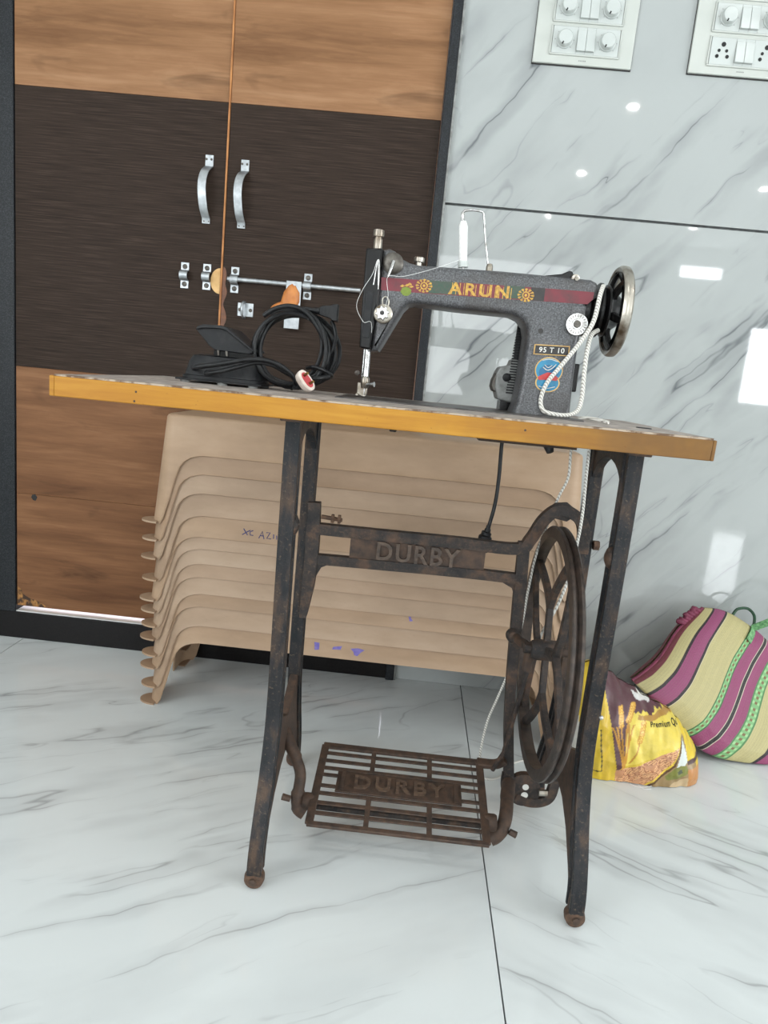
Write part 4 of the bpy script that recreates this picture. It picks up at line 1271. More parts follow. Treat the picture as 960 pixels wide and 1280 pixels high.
# cable leads
MB(po).tube(bez([(-0.374, 1.166, 0.794), (-0.366, 1.148, 0.7955), (-0.350, 1.140, 0.799), (-0.318, 1.138, 0.806), (-0.285, 1.142, 0.815), (-0.258, 1.150, 0.818), (-0.232, 1.158, 0.813), (-0.212, 1.165, 0.800), (-0.205, 1.180, 0.785), (-0.215, 1.20, 0.776)], 7), 0.0040, 10).build('cable_lead', 'black_rubber', PD)
MB(po).tube(bez([(-0.352, 1.166, 0.789), (-0.345, 1.145, 0.788), (-0.320, 1.140, 0.794), (-0.295, 1.146, 0.803), (-0.270, 1.154, 0.812), (-0.245, 1.16, 0.812), (-0.225, 1.17, 0.803), (-0.208, 1.18, 0.795)], 7), 0.0036, 10).build('cable_lead', 'black_rubber', PD)
# coil: upright loops
rnd = random.Random(4)
CX, CZ, CY = -0.2205, 0.8405, 1.215
for k in range(8):
    pts = []
    rx, rz = 0.058 + 0.011 * rnd.random(), 0.059 + 0.007 * rnd.random()
    ox, oy = (rnd.random() - 0.5) * 0.020, CY + (k - 3.5) * 0.0068
    ph = rnd.random() * 6.28
    for j in range(36):
        a = 2 * math.pi * j / 36
        wob = 1 + 0.035 * math.sin(2 * a + ph) + 0.02 * math.sin(3 * a + ph * 2)
        z = CZ + rz * wob * math.sin(a)
        z = max(z, TZ + 0.0042 + 0.001 * (k % 3))
        pts.append((CX + ox + rx * wob * math.cos(a) + 0.004 * math.sin(ph), oy + 0.006 * math.sin(a + ph), z))
    MB(po).tube(pts, 0.0038, 8, closed=True).build('cable_coil', 'black_rubber', PD)
# tie round the coil at the right, and the wandering outer loop that ends in the connector
MB(po).tube(bez([(-0.192, 1.205, 0.812), (-0.176, 1.185, 0.8145), (-0.158, 1.195, 0.809), (-0.151, 1.22, 0.803), (-0.160, 1.24, 0.798), (-0.178, 1.225, 0.795), (-0.188, 1.20, 0.796), (-0.170, 1.18, 0.797), (-0.152, 1.20, 0.802)], 6), 0.0034, 8).build('cable_tie', 'black_rubber', PD)
MB(po).tube(bez([(-0.268, 1.19, 0.890), (-0.250, 1.185, 0.902), (-0.225, 1.185, 0.909), (-0.200, 1.19, 0.903), (-0.178, 1.195, 0.880), (-0.162, 1.20, 0.850), (-0.158, 1.20, 0.822), (-0.166, 1.21, 0.800), (-0.185, 1.22, 0.785), (-0.21, 1.22, 0.778)], 7), 0.0040, 10).build('cable_loop', 'black_rubber', PD)
MB(po).tube(bez([(-0.160, 1.20, 0.830), (-0.150, 1.20, 0.848), (-0.1475, 1.205, 0.866), (-0.152, 1.21, 0.884), (-0.158, 1.215, 0.893)], 6), 0.0032, 8).build('cable_loop', 'black_rubber', PD)
MB(po).tube(bez([(-0.258, 1.20, 0.893), (-0.235, 1.20, 0.902), (-0.205, 1.205, 0.908), (-0.184, 1.21, 0.9075)], 6), 0.0040, 10).build('cable_loop', 'black_rubber', PD)
cn = MB(po).prism([(-0.178, 0.9010), (-0.172, 0.9000), (-0.158, 0.8965), (-0.1575, 0.8940), (-0.1475, 0.8930), (-0.1475, 0.9210), (-0.1575, 0.9200), (-0.158, 0.9180), (-0.172, 0.9165), (-0.178, 0.9140)], 'y', 1.203, 1.223).build('connector', 'black_plastic', PD, bevel=0.0015)
MB(po).tube([(-0.200, 1.212, 0.9075), (-0.178, 1.212, 0.9077)], [0.0045, 0.0062], 12).build('strain_relief', 'black_rubber', cn)
for k in range(3):
    MB(po).box((-0.171 + k * 0.004, 1.2022, 0.9025), (-0.169 + k * 0.004, 1.2035, 0.9135)).build('grip_ridge', 'black_rubber', cn)
# two-pin plug, white with a red face, standing on the table
pg_c = Vector((-0.1815, 1.135, 0.7915))
pg_ax = Vector((0.55, -0.60, 0.35)).normalized()      # face direction
pgm = MB(po)
hx = Vector((0.62, 0.12, -0.78))
hx = (hx - pg_ax * hx.dot(pg_ax)).normalized()
hy = pg_ax.cross(hx).normalized()


def plug_ring(r1, r2, h, n_=24):
    return [pg_c + pg_ax * h + hx * (r1 * math.copysign(abs(math.cos(2 * math.pi * k / n_)) ** 0.8, math.cos(2 * math.pi * k / n_))) + hy * (r2 * math.copysign(abs(math.sin(2 * math.pi * k / n_)) ** 0.8, math.sin(2 * math.pi * k / n_))) for k in range(n_)]


rings = [plug_ring(*q) for q in ((0.010, 0.004, -0.014), (0.0165, 0.0085, -0.010), (0.0185, 0.0105, -0.002), (0.0185, 0.0105, 0.003), (0.0170, 0.0092, 0.0045))]
vs = [p for r in rings for p in r]
fs = [(i * 24 + k, i * 24 + (k + 1) % 24, (i + 1) * 24 + (k + 1) % 24, (i + 1) * 24 + k) for i in range(4) for k in range(24)]
fs += [tuple(range(24))[::-1], tuple(96 + k for k in range(24))]
pgo = pgm.add(vs, fs).build('plug', 'plug_white', PD)
pgo['label'] = 'white two-pin plug with a red face'
fr_ = plug_ring(0.0135, 0.0062, 0.0046)
fr2 = plug_ring(0.0135, 0.0062, 0.0052)
MB(po).add(fr_ + fr2, [(k, (k + 1) % 24, 24 + (k + 1) % 24, 24 + k) for k in range(24)] + [tuple(range(24, 48))]).build('plug_face', 'plug_red', pgo)
for d in (-0.0085, 0.0070):
    MB(po).cyl(pg_c + hx * d + pg_ax * 0.004, pg_c + hx * d + pg_ax * 0.015, 0.0024, 0.002, 12).build('plug_pin', 'brass', pgo)
MB(po).tube(bez([pg_c - pg_ax * 0.013, pg_c - pg_ax * 0.022 + Vector((0, 0, -0.004)), (-0.205, 1.165, 0.778), (-0.21, 1.20, 0.776)], 5), 0.0032, 8).build('plug_lead', 'black_rubber', PD)

# ================================================================== STACK OF LOW BENCHES
BX0, BX1, BY0, BY1, BH = -0.551, 0.374, 1.512, 1.790, 0.245
DR = 0.088            # draft: outward run per metre down
COR = 0.024


def bench_mesh():
    hx_, hy_ = (BX1 - BX0) / 2, (BY1 - BY0) / 2 - DR * BH
    path = []            # (x, y, dist from nearest corner along the wall, long side?)
    NS, NC = 44, 10
    segs = []

    def side(p0, p1, is_long):
        L = (Vector(p1) - Vector(p0)).length
        for k in range(NS):
            s = k / NS
            s = 0.5 - 0.5 * math.cos(math.pi * s)          # denser near the corners
            p = Vector(p0).lerp(Vector(p1), s)
            path.append((p.x, p.y, min(s, 1 - s) * L + COR * 0.5, is_long))

    def corner(cx_, cy_, a0):
        for k in range(NC):
            a = a0 + math.pi / 2 * k / NC
            path.append((cx_ + COR * math.cos(a), cy_ + COR * math.sin(a), 0.0 + COR * 0.5 * abs(k / NC - 0.5) * 2, None))

    side((-hx_ + COR, -hy_), (hx_ - COR, -hy_), True)
    corner(hx_ - COR, -hy_ + COR, -math.pi / 2)
    side((hx_, -hy_ + COR), (hx_, hy_ - COR), False)
    corner(hx_ - COR, hy_ - COR, 0)
    side((hx_ - COR, hy_), (-hx_ + COR, hy_), True)
    corner(-hx_ + COR, hy_ - COR, math.pi / 2)
    side((-hx_, hy_ - COR), (-hx_, -hy_ + COR), False)
    corner(-hx_ + COR, -hy_ + COR, math.pi)
    n_ = len(path)

    ARF = [(0.0, 0.0), (0.015, 0.0), (0.020, 0.040), (0.026, 0.078), (0.033, 0.106), (0.042, 0.132), (0.054, 0.147), (0.068, 0.155), (0.090, 0.160), (9, 0.160)]
    ARS = [(0.0, 0.0), (0.070, 0.0), (0.078, 0.05), (0.090, 0.10), (0.105, 0.135), (9, 0.16)]

    def lerp_tab(x, tab):
        for (a, b), (c_, d_) in zip(tab, tab[1:]):
            if x <= c_:
                return b + (d_ - b) * (x - a) / (c_ - a)
        return tab[-1][1]

    def zlow(x, y):
        fx, fy = hx_ - abs(x), hy_ - abs(y)
        if fy < fx:          # on the long front or back wall
            return lerp_tab(fx, ARF)
        return lerp_tab(fy, ARS)
    vs, fs = [], []
    rows = 7
    for i, (x, y, d, lg) in enumerate(path):
        zl = zlow(x, y)
        nx = x - max(-hx_ + COR, min(hx_ - COR, x))
        ny = y - max(-hy_ + COR, min(hy_ - COR, y))
        nv = Vector((nx, ny, 0))
        nv = nv.normalized() if nv.length > 1e-7 else Vector((0, 0, 0))
        for r in range(rows):
            z = zl + (0.0 if r == 0 else 0.005 + (BH - 0.013 - zl) * (r - 1) / (rows - 2))
            off = DR * (BH - z) + (0.0018 if r == 0 else 0.0)
            vs.append(Vector((x, y, z)) + nv * off)
    for i in range(n_):
        j = (i + 1) % n_
        for r in range(rows - 1):
            fs.append((i * rows + r, j * rows + r, j * rows + r + 1, i * rows + r + 1))
    # rounded shoulder and top
    for (dz, ins) in ((0.003, 0.002), (0.0, 0.008)):
        base = len(vs)
        for (x, y, d, lg) in path:
            nx = x - max(-hx_ + COR, min(hx_ - COR, x))
            ny = y - max(-hy_ + COR, min(hy_ - COR, y))
            nv = Vector((nx, ny, 0)).normalized()
            vs.append(Vector((x, y, BH - dz)) - nv * ins)
        prev0 = base - n_
        for i in range(n_):
            j = (i + 1) % n_
            if dz == 0.003:
                fs.append((i * rows + rows - 1, j * rows + rows - 1, base + j, base + i))
            else:
                fs.append((prev0 + i, prev0 + j, base + j, base + i))
    fs.append(tuple(base + k for k in range(n_)))
    me = bpy.data.meshes.new('bench_shell')
    me.from_pydata([tuple(v) for v in vs], [], fs)
    bm = bmesh.new()
    bm.from_mesh(me)
    bmesh.ops.remove_doubles(bm, verts=bm.verts, dist=1e-6)
    bmesh.ops.recalc_face_normals(bm, faces=bm.faces)
    # solid plastic wall, 2.6 mm thick
    bmesh.ops.solidify(bm, geom=bm.faces[:], thickness=0.0026)
    bm.to_mesh(me)
    bm.free()
    me.shade_smooth()
    me.set_sharp_from_angle(angle=math.radians(40))
    me.materials.append(MAT['beige'])
    return me, hx_, hy_


bench_me, BHX, BHY = bench_mesh()


def lip_mesh(sx, sy):
    """half-round foot flange outside one corner"""
    cx_, cy_ = sx * (BHX + DR * BH), sy * (BHY + DR * BH)
    m = MB()
    P = []
    for k in range(17):
        a = math.pi * k / 16
        P.append((cx_ - sx * 0.020 + sx * 0.042 * math.sin(a), cy_ - sy * 0.026 + sy * 0.030 * math.cos(a)))
    m.prism(P, 'z', 0.0, 0.0040)
    o_ = m.build('foot_lip', 'beige', None, bevel=0.001)
    me = o_.data
    bpy.data.objects.remove(o_)
    return me


lips = [lip_mesh(sx, sy) for sx in (-1, 1) for sy in (-1, 1)]
bz = [0.0, 0.043, 0.090, 0.121, 0.161, 0.193, 0.228, 0.256, 0.305, 0.356, 0.399, 0.441]
pos_word = ['lowest bench of the beige plastic stack, standing on the floor', 'second beige plastic bench from the floor in the stack', 'third beige plastic bench from the floor in the stack',
            'fourth beige plastic bench from the floor in the stack', 'fifth beige plastic bench from the floor in the stack', 'sixth beige plastic bench from the floor in the stack',
            'sixth beige plastic bench counting down from the stack top', 'fifth beige plastic bench from the stack top, with blue pen writing', 'fourth beige plastic bench counting down from the stack top',
            'third beige plastic bench counting down from the stack top', 'second beige plastic bench counting down from the stack top', 'topmost beige plastic bench of the stack under the sewing table']
BCX, BCY = (BX0 + BX1) / 2, (BY0 + BY1) / 2
benches = []
for k, z in enumerate(bz):
    r = bpy.data.objects.new('low_bench', None)
    r.empty_display_size = 0.05
    col.objects.link(r)
    jx = (0.0, 0.002, -0.001, 0.003, -0.002, 0.001, 0.0, -0.003, 0.002, -0.001, 0.001, 0.0)[k]
    r.location = (BCX + jx + (11 - k) * 0.0006, BCY - 0.0005 * k, z)
    tag(r, pos_word[k], 'bench', 'stack of beige plastic benches')
    s = bpy.data.objects.new('bench_shell', bench_me)
    col.objects.link(s)
    s.parent = r
    for lm in lips:
        q = bpy.data.objects.new('foot_lip', lm)
        col.objects.link(q)
        q.parent = r
    benches.append(r)


def front_y(zrel):
    """local Y of the bench's front face at height zrel"""
    return -(BHY + DR * (BH - zrel))


def on_bench(k, pts, w, mat, name):
    """pen strokes on the front face: pts are (x, z) world coordinates"""
    r = benches[k]
    z0 = r.location.z
    P = []
    for x, z in pts:
        P.append((x - r.location.x, front_y(z - z0) - 0.0001, z - z0))
    mb_ = MB()
    mb_.tube(P, w, 6)
    ob = mb_.build(name, mat, r)
    return ob


# pen marks read roughly as  "x AZIM"
for st_ in ([(-0.322, 0.476), (-0.312, 0.462)], [(-0.324, 0.462), (-0.316, 0.468), (-0.306, 0.474)], [(-0.300, 0.474), (-0.307, 0.470), (-0.306, 0.463), (-0.299, 0.463)],
            [(-0.286, 0.458), (-0.279, 0.474), (-0.274, 0.457)], [(-0.284, 0.464), (-0.275, 0.464)],
            [(-0.270, 0.472), (-0.261, 0.473), (-0.268, 0.459), (-0.258, 0.459)], [(-0.253, 0.470), (-0.2525, 0.460)], [(-0.246, 0.468), (-0.245, 0.459)], [(-0.240, 0.468), (-0.239, 0.460)]):
    on_bench(7, [(x - 0.038, z - 0.031) for x, z in st_], 0.0011, 'ink', 'pen_stroke')


def stain_on(k, pts, mat, name):
    r = benches[k]
    z0 = r.location.z
    vs_ = [(x - r.location.x, front_y(z - z0) - 0.0006, z - z0) for x, z in pts] + [(x - r.location.x, front_y(z - z0) + 0.001, z - z0) for x, z in pts]
    n_ = len(pts)
    MB().add(vs_, [tuple(range(n_))] + [(i, (i + 1) % n_, n_ + (i + 1) % n_, n_ + i) for i in range(n_)]).build(name, mat, r)


stain_on(0, [(-0.095, 0.186), (-0.078, 0.189), (-0.062, 0.186), (-0.070, 0.180), (-0.078, 0.170), (-0.085, 0.172), (-0.088, 0.180)], 'purple_stain', 'purple_stain')
stain_on(0, [(-0.180, 0.193), (-0.168, 0.192), (-0.168, 0.176), (-0.178, 0.174)], 'purple_stain', 'purple_stain')
stain_on(0, [(-0.135, 0.186), (-0.115, 0.190), (-0.118, 0.181), (-0.138, 0.180)], 'purple_stain', 'purple_stain')
stain_on(2, [(0.030, 0.282), (0.038, 0.284), (0.036, 0.276), (0.042, 0.270), (0.034, 0.268), (0.032, 0.275)], 'purple_stain', 'purple_stain')

# ================================================================== YELLOW SACK
SX0, SX1, SYC = 0.408, 0.706, 1.478
sk = thing('grain_sack', 'crumpled yellow printed grain sack on the floor by the wall', 'sack', ((SX0 + SX1) / 2, SYC, 0))
ko = sk.location
NU, NV = 170, 120


def interp(x, tab):
    for (a, b), (c_, d_) in zip(tab, tab[1:]):
        if x <= c_:
            s_ = (x - a) / (c_ - a)
            s_ = s_ * s_ * (3 - 2 * s_)
            return b + (d_ - b) * s_
    return tab[-1][1]


ZT = [(0, 0.200), (0.06, 0.226), (0.13, 0.232), (0.20, 0.228), (0.28, 0.212), (0.36, 0.196), (0.46, 0.186), (0.56, 0.166), (0.66, 0.153), (0.76, 0.140), (0.83, 0.122), (0.90, 0.098), (0.96, 0.078), (1.0, 0.050)]
FOLD = [(0, 0), (0.34, 0.0), (0.42, 0.0), (1, 0)]


def sack_pt(u, v, side_):
    """side_ -1 front, +1 back"""
    zt = interp(u, ZT)
    x = SX0 + (SX1 - SX0) * u
    z = zt * v
    ed = max(0.0, 1 - abs(2 * u - 1) ** 6.0) ** 0.45
    pv = (max(0.0, 1 - max(0.0, (v - 0.22) / 0.78) ** 2.8)) ** 0.6 * (0.86 + 0.14 * min(1, v / 0.22))
    th = 0.082 * ed * pv + 0.003
    p = Vector((x * 9, z * 9, side_ * 3.0))
    w = 0.011 * noise.noise(p * 1.2) + 0.006 * noise.noise(Vector((x * 34, z * 16, side_))) + 0.0030 * noise.noise(Vector((x * 80, z * 40, side_ * 2)))
    w *= min(1, 6 * (1 - v)) * min(1, 8 * u, 8 * (1 - u))
    zz = z + 0.004 * noise.noise(Vector((x * 30, 3.3, 0))) * v
    return Vector((x, SYC + 0.02 * v + side_ * (th + w), max(zz, 0.0015)))


def poly_in(px, py, poly):
    inside = np.zeros(px.shape, bool)
    n_ = len(poly)
    j = n_ - 1
    for i in range(n_):
        xi, yi = poly[i]
        xj_, yj_ = poly[j]
        cnd = ((yi > py) != (yj_ > py)) & (px < (xj_ - xi) * (py - yi) / (yj_ - yi + 1e-12) + xi)
        inside ^= cnd
        j = i
    return inside


def sack_colors(X, Z):
    cx_ = 80 + (X - 0.461 + 7e-5 * Z / 4.63e-4) / 4.29e-4
    cy_ = 945 - (Z - (cx_ - 80) * 5e-5) / 4.63e-4
    n_ = X.shape[0]
    out = np.tile(np.array(lin((214, 182, 52))[:3]), (n_, 1))

    def put(mask, c_):
        out[mask] = np.array(lin(c_)[:3])
    rng = np.random.default_rng(3)
    # pale centre of the print
    put(poly_in(cx_, cy_, [(225, 640), (560, 660), (560, 760), (520, 800), (220, 880)]), (226, 202, 86))
    # purple-brown field with a feathered lower rim
    wob = 16 * np.sin(cx_ * 0.09) + 9 * np.sin(cx_ * 0.23 + 1)
    put(poly_in(cx_, cy_ + wob * 0.4, [(160, 490), (330, 470), (560, 600), (575, 690), (480, 660), (400, 668), (330, 640), (275, 660), (245, 760), (238, 890), (200, 900), (182, 700)]), (84, 48, 56))
    put(poly_in(cx_, cy_, [(330, 655), (405, 672), (480, 668), (575, 690), (575, 702), (480, 684), (400, 690), (320, 672)]), (176, 132, 60))
    # white script mark
    put(poly_in(cx_, cy_ + 4 * np.sin(cx_ * .2), [(345, 545), (400, 545), (440, 565), (500, 615), (505, 634), (420, 628), (390, 612), (355, 600), (362, 572)]), (222, 220, 218))
    put(poly_in(cx_, cy_, [(322, 575), (350, 588), (420, 622), (500, 628), (505, 636), (410, 636), (330, 600)]), (222, 220, 218))
    put(poly_in(cx_, cy_, [(405, 596), (420, 590), (440, 612), (425, 620)]), (84, 48, 56))
    # left strip: paler panel with a brown line
    put((cx_ < 162) & (cx_ > 125), (204, 170, 46))
    put((np.abs(cx_ - 126) < 3) & (cy_ > 700) & (cy_ < 900), (70, 60, 30))
    put((cx_ > 60) & (cx_ < 126) & (np.abs(cy_ - 900) < 3), (70, 60, 30))
    put((cx_ < 30) & (cy_ > 440), (214, 212, 204))
    # grains
    gr = poly_in(cx_, cy_, [(195, 895), (260, 880), (330, 862), (400, 830), (470, 810), (525, 795), (490, 850), (420, 905), (330, 990), (195, 985)])
    put(gr, (196, 142, 104))
    for k in range(150):
        a, b = rng.uniform(195, 525), rng.uniform(790, 985)
        t_ = rng.uniform(0.2, 1.0)
        dx, dy = cx_ - a, cy_ - b
        e1 = (dx * math.cos(t_) - dy * math.sin(t_)) / 17
        e2 = (dx * math.sin(t_) + dy * math.cos(t_)) / 8
        q = e1 ** 2 + e2 ** 2
        put(gr & (q < 1), (226, 176, 128))
        put(gr & (q < 1) & (np.abs(e2) < 0.22), (176, 112, 76))
        put(gr & (q >= 1) & (q < 1.35), (150, 92, 66))
    # brown rule under the grains, olive and white field at the right
    put(poly_in(cx_, cy_, [(330, 990), (420, 912), (490, 858), (550, 765), (620, 770), (620, 1010), (300, 1010)]), (150, 124, 84))
    put(poly_in(cx_, cy_, [(500, 880), (552, 770), (566, 868), (548, 884)]), (214, 220, 216))
    put(poly_in(cx_, cy_, [(440, 925), (500, 880), (560, 885), (572, 920), (510, 942), (450, 945)]), (118, 120, 52))
    put(poly_in(cx_, cy_, [(505, 905), (530, 898), (536, 915), (512, 920)]), (52, 60, 34))
    put(poly_in(cx_, cy_, [(322, 995), (415, 920), (485, 868), (545, 768), (552, 772), (494, 876), (422, 930), (340, 995)]), (92, 62, 36))
    put(poly_in(cx_, cy_, [(312, 990), (408, 914), (480, 862), (485, 868), (415, 920), (322, 995)]), (224, 190, 70))
    put(poly_in(cx_, cy_, [(480, 965), (560, 940), (600, 950), (600, 1010), (440, 1010)]), (196, 170, 132))
    # right tuck
    put((cx_ > 565) & (cy_ < 868), (220, 190, 56))
    put((cx_ > 565) & (cy_ >= 868) & (cy_ < 885), (74, 46, 44))
    put((cx_ > 565) & (cy_ >= 905), (190, 130, 72))
    # wheat ears and stems
    for (x0, y0, x1, y1, xb, yb_) in ((232, 690, 238, 615, 232, 880), (272, 672, 312, 618, 238, 880), (320, 765, 352, 690, 262, 860)):
        for t_ in np.linspace(0, 1, 8):
            ex, ey = x0 + (x1 - x0) * t_, y0 + (y1 - y0) * t_
            for sgn in (-1, 1):
                dx, dy = cx_ - (ex + sgn * 7), cy_ - ey
                put((dx / 8) ** 2 + (dy / 9) ** 2 < 1, (206, 150, 52))
                put(((dx + sgn * 2) / 3.4) ** 2 + (dy / 5) ** 2 < 1, (234, 196, 96))
        tt = np.clip((cy_ - y0) / (yb_ - y0), 0, 1)
        sx_ = x0 + (xb - x0) * tt ** 1.4
        put((np.abs(cx_ - sx_) < 4.5) & (cy_ > y0) & (cy_ < yb_), (190, 136, 48))
    for (x0, x1) in ((180, 232), (268, 236), (205, 228), (300, 240)):
        tt = np.clip((cy_ - 690) / 190, 0, 1)
        sx_ = x0 + (x1 - x0) * tt ** 0.6
        put((np.abs(cx_ - sx_) < 5 * (1 - 0.5 * tt)) & (cy_ > 690) & (cy_ < 885), (198, 142, 50))
    return out


vs, fs = [], []
for side_ in (-1, 1):
    nu, nv = (NU, NV) if side_ < 0 else (60, 40)
    b0 = len(vs)
    for j in range(nv + 1):
        for i in range(nu + 1):
            vs.append(sack_pt(i / nu, j / nv, side_))
    for j in range(nv):
        for i in range(nu):
            a = b0 + j * (nu + 1) + i
            q = (a, a + 1, a + nu + 2, a + nu + 1)
            fs.append(q if side_ < 0 else q[::-1])
sm = MB(ko).add(vs, fs)
smo = sm.build('sack_body', 'sack', sk, angle=75, weld=False)
co = np.zeros(len(smo.data.vertices) * 3)
smo.data.vertices.foreach_get('co', co)
co = co.reshape(-1, 3)
cl_ = sack_colors(co[:, 0] + ko.x, co[:, 2])
at = smo.data.color_attributes.new('print', 'FLOAT_COLOR', 'POINT')
at.data.foreach_set('color', np.concatenate([cl_, np.ones((len(cl_), 1))], 1).astype(np.float32).ravel())


def sack_front(x, z):
    u = min(max((x - SX0) / (SX1 - SX0), 0.001), 0.999)
    v = min(max(z / (interp(u, ZT)), 0.0), 0.999)
    return sack_pt(u, v, -1)


def cc(cx_, cy_):
    """print sheet coordinates to X, Z"""
    z_ = (945 - cy_) * 4.63e-4 + (cx_ - 80) * 5e-5
    return 0.461 + (cx_ - 80) * 4.29e-4 - 7e-5 * z_ / 4.63e-4, z_


tvs, tfs = fit_text('Premium Qu', 0.069, 0.0105, spacing=1.08, weight=0.0016)
tx, tz = cc(468, 708)
lv = []
for p in tvs:
    q = sack_front(tx + p.x, tz + p.y - p.x * 0.03)
    lv.append((q.x, q.y - 0.0012, q.z))
MB(ko).add(lv, tfs).build('print_lettering', 'socket_dark', smo)['label'] = 'dark lettering Premium Qu'
for pts in ([(0.540, 1.395, 0.003), (0.556, 1.388, 0.002), (0.575, 1.392, 0.002), (0.588, 1.398, 0.003)], [(0.558, 1.396, 0.003), (0.566, 1.384, 0.0015), (0.582, 1.386, 0.0015)]):
    MB(ko).tube(bez(pts, 5), 0.0006, 6).build('loose_thread', 'thread', sk)

# ================================================================== STRIPED BAG
sb = thing('striped_bag', 'woven shopping bag with magenta, tan, black and green stripes leaning on the wall', 'bag', (0.80, 1.60, 0))
bo = sb.location
AA = [0, 0.09, 0.20, 0.457, 0.588, 0.707, 0.85, 1.0]
BXs, BZs = [0.568, 0.602, 0.635, 0.700, 0.736, 0.778, 0.865, 0.935], [0.169, 0.144, 0.118, 0.064, 0.030, 0.010, 0.004, 0.004]
TXs, TZs = [0.766, 0.798, 0.828, 0.900, 0.932, 0.965, 1.029, 1.087], [0.317, 0.319, 0.315, 0.281, 0.257, 0.233, 0.191, 0.160]
ua = np.linspace(0, 1, 9)
bp = bez([(float(x), 0, float(z)) for x, z in zip(np.interp(ua, AA, BXs), np.interp(ua, AA, BZs))], 10)
tp = bez([(float(x), 0, float(z)) for x, z in zip(np.interp(ua, AA, TXs), np.interp(ua, AA, TZs))], 10)


def at_curve(P, s):
    f = s * (len(P) - 1)
    i = min(int(f), len(P) - 2)
    return P[i].lerp(P[i + 1], f - i)


def bag_pt(a, b, side_):
    B, T_ = at_curve(bp, a), at_curve(tp, a)
    x, z = B.lerp(T_, b).x, B.lerp(T_, b).z
    # gentle S bend of the stripes
    x += 0.010 * math.sin(2 * math.pi * b)
    yc = 1.575 + 0.150 * b
    ed = max(0.0, 1 - abs(2 * a - 1) ** 4) ** 0.5
    pv = max(0.0, 1 - b ** 2.5) ** 0.6 * (0.55 + 0.45 * min(1.0, b / 0.15) ** 0.6)
    th = 0.060 * ed * pv + 0.003
    w = 0.008 * noise.noise(Vector((x * 8, z * 8, side_ * 5))) + 0.003 * noise.noise(Vector((x * 26, z * 26, side_)))
    y = yc + side_ * th + w * ed
    return Vector((x, min(y, 1.797), max(z, 0.003)))


STR = [(0.030, (112, 52, 62)), (0.085, (178, 168, 120)), (0.098, (40, 30, 36)), (0.190, (138, 66, 102)), (0.208, (40, 30, 36)), (0.212, (190, 180, 150)), (0.430, (178, 168, 120)), (0.440, (60, 104, 62)), (0.475, 'g'), (0.485, (60, 104, 62)),
       (0.570, (138, 62, 100)), (0.574, (200, 190, 170)), (0.602, (34, 34, 34)), (0.606, (200, 190, 170)), (0.675, (138, 62, 100)), (0.685, (70, 120, 72)), (0.730, 'g'), (0.740, (70, 120, 72)), (0.845, (178, 168, 120)), (0.862, (40, 30, 36)), (0.93, (138, 62, 100)), (1.01, (178, 168, 120))]
NA, NB = 420, 90
vs, fs, cs = [], [], []
for side_ in (-1, 1):
    na, nb = (NA, NB) if side_ < 0 else (100, 30)
    b0 = len(vs)
    for j in range(nb + 1):
        for i in range(na + 1):
            a, b = i / na, j / nb
            vs.append(bag_pt(a, b, side_))
            c_ = None
            for lim, cc_ in STR:
                if a <= lim:
                    c_ = cc_
                    break
            if c_ == 'g':
                mid = 0.4575 if a < 0.5 else 0.7075
                ck = int(b * 44) % 2
                c_ = (120, 92, 60) if (abs(a - mid) < 0.009 and ck) else ((150, 196, 138) if ck else (118, 170, 112))
            else:
                sh = 1.0 + (0.05 if int(a * 330) % 2 else -0.04)
                c_ = tuple(min(255, q * sh) for q in c_)
            cs.append(lin(c_))
    for j in range(nb):
        for i in range(na):
            q0 = b0 + j * (na + 1) + i
            q = (q0, q0 + 1, q0 + na + 2, q0 + na + 1)
            fs.append(q if side_ < 0 else q[::-1])
bb = MB(bo).add(vs, fs).build('bag_body', 'weave', sb, angle=70, weld=False)
at = bb.data.color_attributes.new('print', 'FLOAT_COLOR', 'POINT')
at.data.foreach_set('color', np.array(cs, dtype=np.float32).ravel())
# hem, ruffle at the corner and handles
MB(bo).tube([bag_pt(0.003, j / 20, -1) for j in range(21)], 0.0035, 8).build('edge_piping', 'maroon_cloth', sb)
rf = MB(bo)
for k in range(7):
    b = 0.78 + 0.03 * k
    p = bag_pt(0.004, b, -1)
    rf.tube(bez([p, p + Vector((-0.010 - 0.004 * (k % 2), -0.004, 0.004)), p + Vector((-0.020 + 0.006 * (k % 3), 0.002 - 0.006 * (k % 2), 0.004 + 0.006 * (k % 2)))], 4), [0.006] * 4 + [0.007] * 4 + [0.004], 8)
rf.build('corner_ruffle', 'maroon_cloth', sb, angle=80)
h0 = bag_pt(0.458, 0.30, -1)
MB(bo).sweep([bag_pt(0.458, 0.90 + 0.10 * j / 12, -1) + Vector((0, -0.003, 0)) for j in range(13)] + bez([bag_pt(0.458, 1.0, -1) + Vector((0, -0.003, 0)), (0.935, 1.700, 0.312), (0.965, 1.690, 0.345), (1.01, 1.690, 0.350), (1.04, 1.695, 0.30), (1.035, 1.70, 0.210)], 5)[1:], [(-0.002, -0.009), (0.002, -0.009), (0.002, 0.009), (-0.002, 0.009)], (0, 1, 0)).build('strap', 'green_strap', sb, bevel=0.0006)
MB(bo).tube(bez([(0.850, 1.735, 0.300), (0.862, 1.740, 0.318), (0.888, 1.742, 0.322), (0.908, 1.742, 0.305), (0.908, 1.735, 0.280)], 6), 0.0036, 10).build('back_strap', 'dark_green_strap', sb)

# ================================================================== SWITCH BOARDS
PLY = YW - 0.008


